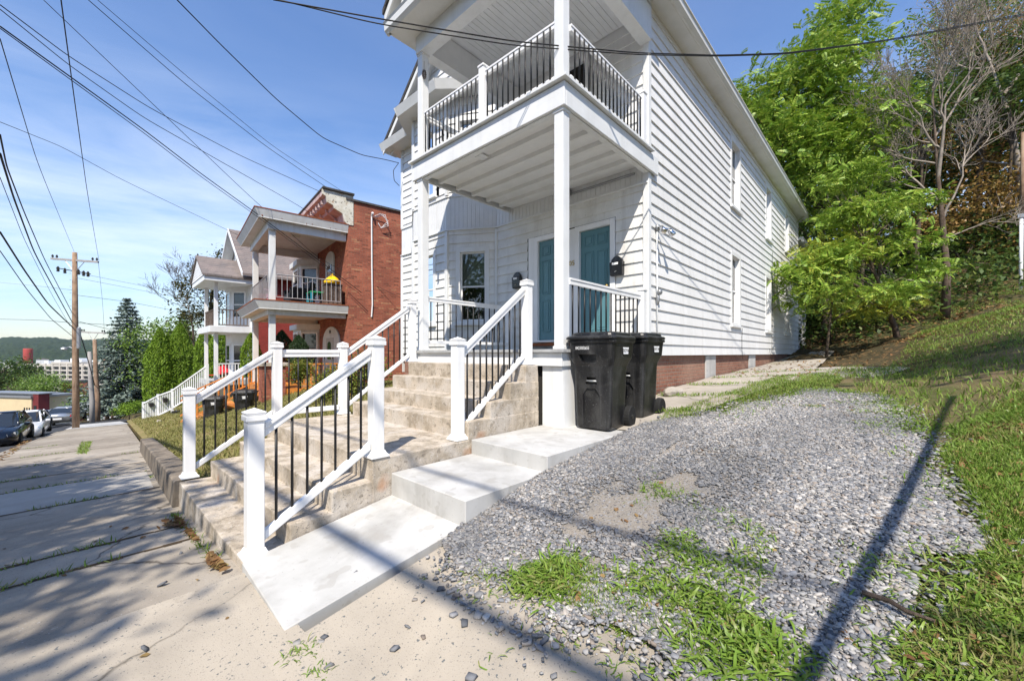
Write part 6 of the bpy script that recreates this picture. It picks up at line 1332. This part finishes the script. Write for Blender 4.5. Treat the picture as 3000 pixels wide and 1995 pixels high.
# --- trees down the street
def conifer(name,label,base,H,R,levels,mat,seed=1,group=None):
    t=thing(name,label,'tree',base,0,group); r=random.Random(seed); Pn=[];Rm=[];S=[]; m=MB(); m.tube([(0,0,-.5),(0,0,H*.97)],[H*.018,.02],7)
    for i in range(levels):
        f=(i+.5)/levels; z=H*(.04+.95*f); rad=R*(1-f)**.8*(.85+.3*r.random())+.12; nb=int(9+10*(1-f)); 
        for k in range(nb):
            a=2*PI*k/nb+r.random()*.5; L=rad*(.7+.45*r.random()); d=Vector((math.cos(a),math.sin(a),0)); m.tube([(0,0,z),tuple(d*L*.6+Vector((0,0,z-.04*L))),tuple(d*L+Vector((0,0,z-.12*L)))],[.02,.015,.008],4,False)
            n=int(10+L*15)
            for q in range(n):
                s=(.15+.85*r.random()); c=d*L*s+Vector((0,0,z-.12*L*s*s))+Vector((r.gauss(0,.13),r.gauss(0,.13),r.gauss(0,.06)-.03)); Pn.append(c)
    Pn=np.array([tuple(p) for p in Pn]); V,Fc=inst(QL,QF,Pn,rots(len(Pn),.7),rng.uniform(.22,.48,len(Pn))); m.build('trunk',W['bark'],t,True); mesh_np('crown',V,Fc,mat,t,True); return t
conifer('blue_spruce','tall blue grey spruce beside the utility poles',P3(372,1215,44),12.8,4.3,32,W['l_spruce'],3)
conifer('spruce_tree','dark spruce top showing between the arborvitae and the maple',P3(540,1120,48),8.6,1.6,22,W['l_con'],4)
def column(label,u,vb,vt,d,r,mat,n=9000,size=.12,name='arborvitae',group='arborvitae',cat='tree'):
    b=Vector(P3(u,vb,d));H=(vb-vt)/F*d; t=thing(name,label,cat,b,0,group); m=MB(); m.tube([(0,0,-.4),(0,0,H*.9)],[r*.1,.02],6); m.build('trunk',W['bark'],t,True)
    z=rng.uniform(.0,1,n)**.9; a=rng.uniform(0,2*PI,n); prof=np.minimum(1,(1-z)*2.6)**.75*np.minimum(1,.78+z*1.3); lump=.82+.30*vnoise(a*2.2+10,z*9+3,1.6,int(u)); rr=r*prof*lump*rng.uniform(.55,1.03,n)**.35
    Pn=np.column_stack([rr*np.cos(a),rr*np.sin(a),z*H*.985]); V,Fc=inst(QL,QF,Pn,rots(n,1.1)@np.array([[1,0,0],[0,0,-1],[0,1,0]])[None],rng.uniform(.6,1.3,n)[:,None]*np.array([[size*.8,size*2,size]])); mesh_np('crown',V,Fc,mat,t,True); return t
column('tallest bright green arborvitae, right one of the pair left of the stair fence',527,1200,945,31,1.05,W['l_arb'],11000)
column('bright green arborvitae with twin tops, left one of the pair beside the spruce',468,1215,958,30,.95,W['l_arb'],10000)
column('second top of the twin arborvitae, close against its right side',492,1210,975,30.5,.62,W['l_arb'],6000)
column('arborvitae behind the grey roofed house porch, left of two',603,1115,955,30,.72,W['l_arb'],5000)
column('arborvitae behind the grey roofed house porch, right of two',645,1115,962,29,.8,W['l_arb'],6000)
column('dark arborvitae at the front corner of the brick porch',735,1105,975,18.5,.42,W['l_arb'],4500,.07)
column('small dark conical evergreen by the brick bay window, left of two',826,1062,968,15.2,.34,W['l_con'],5000,.05,'dwarf_conifer','dwarf conifers')
column('small dark conical evergreen by the brick bay window, right of two',875,1068,982,14.8,.32,W['l_con'],5000,.05,'dwarf_conifer','dwarf conifers')
tree('maple_tree','light green leafy maple behind the arborvitae',P3(455,1190,42),[lob(450,1000,42,2.6,2.6,2.2),lob(520,990,43,2.2,2.2,2.0),lob(420,1090,41,2.2,2,2.0),lob(570,1050,42,2.0,2,2.2)],130,44,.26,W['l_mid'],.2,'bark','leaf',.6)
tree('dark_tree','dark brown green tree behind the grey roofed house porch',P3(600,1120,38),[lob(590,870,37,2.0,2,2.6),lob(560,960,37,1.6,1.6,1.6),lob(640,800,38,1.5,2,1.6),lob(700,760,40,1.4,1.5,1.0)],110,46,.24,W['l_brown2'] if 'l_brown2' in W else W['l_dark'],.2,'bark','leaf',.55)
random.seed(11); d=36; tp=[P3(575,1110,d),P3(565,960,d),P3(548,880,d)]
bare('bare_tree','leafless fine twigged tree against the sky left of the grey roofed house',tp[0],tp,.12,[(P3(548,880,d),(-.7,-.2,.6),1.9,.05,4),(P3(555,910,d),(-1,0,.4),1.9,.05,4),(P3(548,880,d),(.2,0,1),1.8,.05,4),(P3(560,940,d),(-1,.1,.2),1.6,.04,3)],'bark',4,minr=.008,twig='bark')
tree('street_tree','dark green round street tree at the left edge above the yellow house',P3(10,1180,135),[lob(20,1098,134,8,8,5),lob(-40,1090,138,8,7,6),lob(58,1112,134,4.5,4,3.2)],120,60,.8,W['l_dark'],.4,'bark','leaf',1.6)
tree('street_tree','lighter green spreading street tree left of the near utility pole',P3(150,1230,118),[lob(120,1125,118,6.6,5,3.0),lob(168,1140,116,4.4,4,3.6),lob(85,1130,120,3.6,3,2.0),lob(160,1185,116,4,4,3.2)],140,60,.5,W['l_mid'],.3,'bark','leaf',1.1)
tree('street_tree','leafy tree behind the grey pole and the white van',P3(290,1215,95),[lob(285,1180,92,4.0,4,2.6),lob(255,1190,92,3.4,3,2.2),lob(335,1190,90,3.6,3,2.2)],80,60,.5,W['l_mid'],.25,'bark','leaf',1.1)
tree('leafy_shrub','bright green low shrub on the lawn beside the stair fence',P3(378,1225,33),[lob(365,1198,33,.8,.7,.35),lob(400,1192,33,.7,.6,.4),lob(385,1185,33.4,.5,.6,.3)],46,60,.11,W['l_arb'],.04,'bark','leaf',.22,cat='shrub',limbs=10)
for i,(u,v,d,rx,lb) in enumerate(((970,1130,9.6,.42,'yellow green bush beside the upper flight, in front of the brick wall'),(1080,1080,9.2,.38,'yellow green bush against the left side of the upper steps'),(880,1085,12,.26,'small yellow green shrub in front of the orange railing'),(1020,1150,9.2,.34,'low bush with reddish tips between the railing posts'))):
    c=at(u,v,d); b=(c.x,c.y,c.z-rx*.9); tree('garden_bush',lb,b,[(c.x,c.y,c.z,rx,rx,rx*1.1)],46,52,.065,W['l_bush'],.025,'bark','leaf',.13,'bushes beside the steps',12,cat='bush')
# street tree across the road (behind the camera) that shades the pavement
for i,(x,y,h,s,lb) in enumerate(((-1.2,-6.3,8.6,1,'street tree across the road behind the camera, shading the pavement'),(-7.5,-6.6,8.4,1,'second street tree across the road, left of the camera'),(-4.3,-6.5,8.5,1,'street tree across the road between two others, shading the pavement'))):
    z=hf(x,-1); tree('shade_tree',lb,(x,y,z),[(x,y,z+h,2.4,1.3,1.0),(x+1.6,y+.2,z+h-.8,1.8,.9,.8),(x-1.8,y+.1,z+h-.6,1.9,.9,.8)],95,46,.22,W['l_mid'],.2,'bark','leaf',.42,None,18)

# trees standing across the street (they show as reflections in the window panes)
for i,(x,y,h,lb) in enumerate(((4,-17,9,'leafy tree across the street behind the camera, nearest the driveway'),(-4,-19,10,'big leafy tree across the street facing the porch'),(-13,-18,9,'leafy tree across the street facing the brick house'),(13,-15,8,'leafy tree across the street uphill of the driveway'))):
    tree('street_tree',lb,(x,y,hf(x,-1)),[(x,y,hf(x,-1)+h*.75,4.2,3,h*.45),(x+1,y,hf(x,-1)+h*.35,4.2,2.6,h*.3)],170,55,.42,W['l_mid'],.25,'bark','leaf',.8,None,16)

x,y=5.8,5.2; z=hf(x,y); tree('edge_tree','tree just outside the right edge of the view shading the upper bank',(x,y,z),[(x,y,z+7.6,2.2,2.2,1.3),(x+1.5,y+1.5,z+6.4,2,2,1.3),(x-.6,y+2,z+7.2,1.6,1.6,1)],120,55,.26,W['l_mid'],.18,'bark','leaf',.6,None,16)
tree('copper_tree','copper and green tree filling the gap between the bare tree and the right edge',gb(2920,23),[lob(2860,480,22,1.8,2,1.2),lob(2960,300,22,1.8,2,1.5),lob(2790,330,23,1.5,2,1.2),lob(2990,130,21,1.6,2,1.3),lob(2830,120,23,1.5,2,1.0),lob(2700,420,22,1.3,1.6,1.0)],150,48,.16,W['l_brown'],.14,'brownbark','leaf',.55,WG,22)
# ------------------------------------------------------------------ daylight and camera
sd=Vector((1,-1.315,2.12)).normalized(); elev=math.asin(sd.z); az=math.atan2(sd.x,sd.y)
wd=bpy.data.worlds.new('World'); SC.world=wd; wd.use_nodes=True; nt=wd.node_tree; bg=nt.nodes['Background']
sky=nt.nodes.new('ShaderNodeTexSky'); sky.sky_type='NISHITA'; sky.sun_disc=False; sky.sun_elevation=elev; sky.sun_rotation=az; sky.altitude=50; sky.air_density=1.35; sky.dust_density=.35; sky.ozone_density=6.0
tc=nt.nodes.new('ShaderNodeTexCoord'); mp=nt.nodes.new('ShaderNodeMapping'); mp.inputs['Scale'].default_value=(1.2,1.2,5.5); mp.inputs['Rotation'].default_value=(.0,.18,.5); nt.links.new(tc.outputs['Generated'],mp.inputs[0])
no=nt.nodes.new('ShaderNodeTexNoise'); no.inputs['Scale'].default_value=1.15; no.inputs['Detail'].default_value=9; no.inputs['Roughness'].default_value=.62; no.inputs['Distortion'].default_value=.7; nt.links.new(mp.outputs[0],no.inputs[0])
rp=nt.nodes.new('ShaderNodeValToRGB'); e=rp.color_ramp.elements; e[0].position=.36;e[0].color=(0,0,0,1);e[1].position=.80;e[1].color=(.8,.8,.8,1); nt.links.new(no.outputs['Fac'],rp.inputs[0])
mx=nt.nodes.new('ShaderNodeMix'); mx.data_type='RGBA'; nt.links.new(rp.outputs[0],mx.inputs[0]); nt.links.new(sky.outputs[0],mx.inputs[6]); mx.inputs[7].default_value=(7.6,7.9,8.6,1)
tn=nt.nodes.new('ShaderNodeMix'); tn.data_type='RGBA'; tn.blend_type='MULTIPLY'; tn.inputs[0].default_value=1; nt.links.new(sky.outputs[0],tn.inputs[6]); tn.inputs[7].default_value=(1.0,1.03,1.17,1); nt.links.new(tn.outputs[2],mx.inputs[6])
sx=nt.nodes.new('ShaderNodeSeparateXYZ'); nt.links.new(tc.outputs['Generated'],sx.inputs[0]); mr=nt.nodes.new('ShaderNodeMapRange'); mr.inputs[1].default_value=.20; mr.inputs[2].default_value=.50; mr.inputs[3].default_value=1; mr.inputs[4].default_value=.06; nt.links.new(sx.outputs[2],mr.inputs[0])
mm=nt.nodes.new('ShaderNodeMath'); mm.operation='MULTIPLY'; nt.links.new(rp.outputs[0],mm.inputs[0]); nt.links.new(mr.outputs[0],mm.inputs[1]); nt.links.new(mm.outputs[0],mx.inputs[0])
nt.links.new(mx.outputs[2],bg.inputs[0]); bg.inputs[1].default_value=.125
su=bpy.data.lights.new('sun','SUN'); su.energy=5.0; su.angle=math.radians(.53); su.color=(1,.925,.81); so=bpy.data.objects.new('sun',su); COL.objects.link(so); so.rotation_euler=sd.to_track_quat('Z','Y').to_euler()
cd=bpy.data.cameras.new('camera'); cd.sensor_width=36; cd.lens=36*F/3000; cd.shift_y=(HY-997.5)/3000; cd.clip_start=.05; cd.clip_end=8000
co=bpy.data.objects.new('camera',cd); COL.objects.link(co); co.location=(0,0,ZC); co.rotation_euler=(PI/2,0,AL); SC.camera=co
SC.view_settings.view_transform='Standard'; SC.view_settings.look='None'; SC.view_settings.exposure=.48; SC.view_settings.gamma=1
SC.cycles.max_bounces=8; SC.cycles.transparent_max_bounces=12

# summer haze over the valley
m=MB(); m.box(-3600,120,-2700,2900,-60,150); hm=bpy.data.materials.new('haze'); hm.use_nodes=True; ht=hm.node_tree; ht.nodes.clear(); ho=ht.nodes.new('ShaderNodeOutputMaterial'); hv=ht.nodes.new('ShaderNodeVolumePrincipled')
hv.inputs['Color'].default_value=(.78,.86,.98,1); hv.inputs['Density'].default_value=.00004; hv.inputs['Anisotropy'].default_value=.2; ht.links.new(hv.outputs[0],ho.inputs['Volume'])
o=m.build('haze',hm); tag(o,'thin pale summer haze over the valley','haze',kind='stuff')
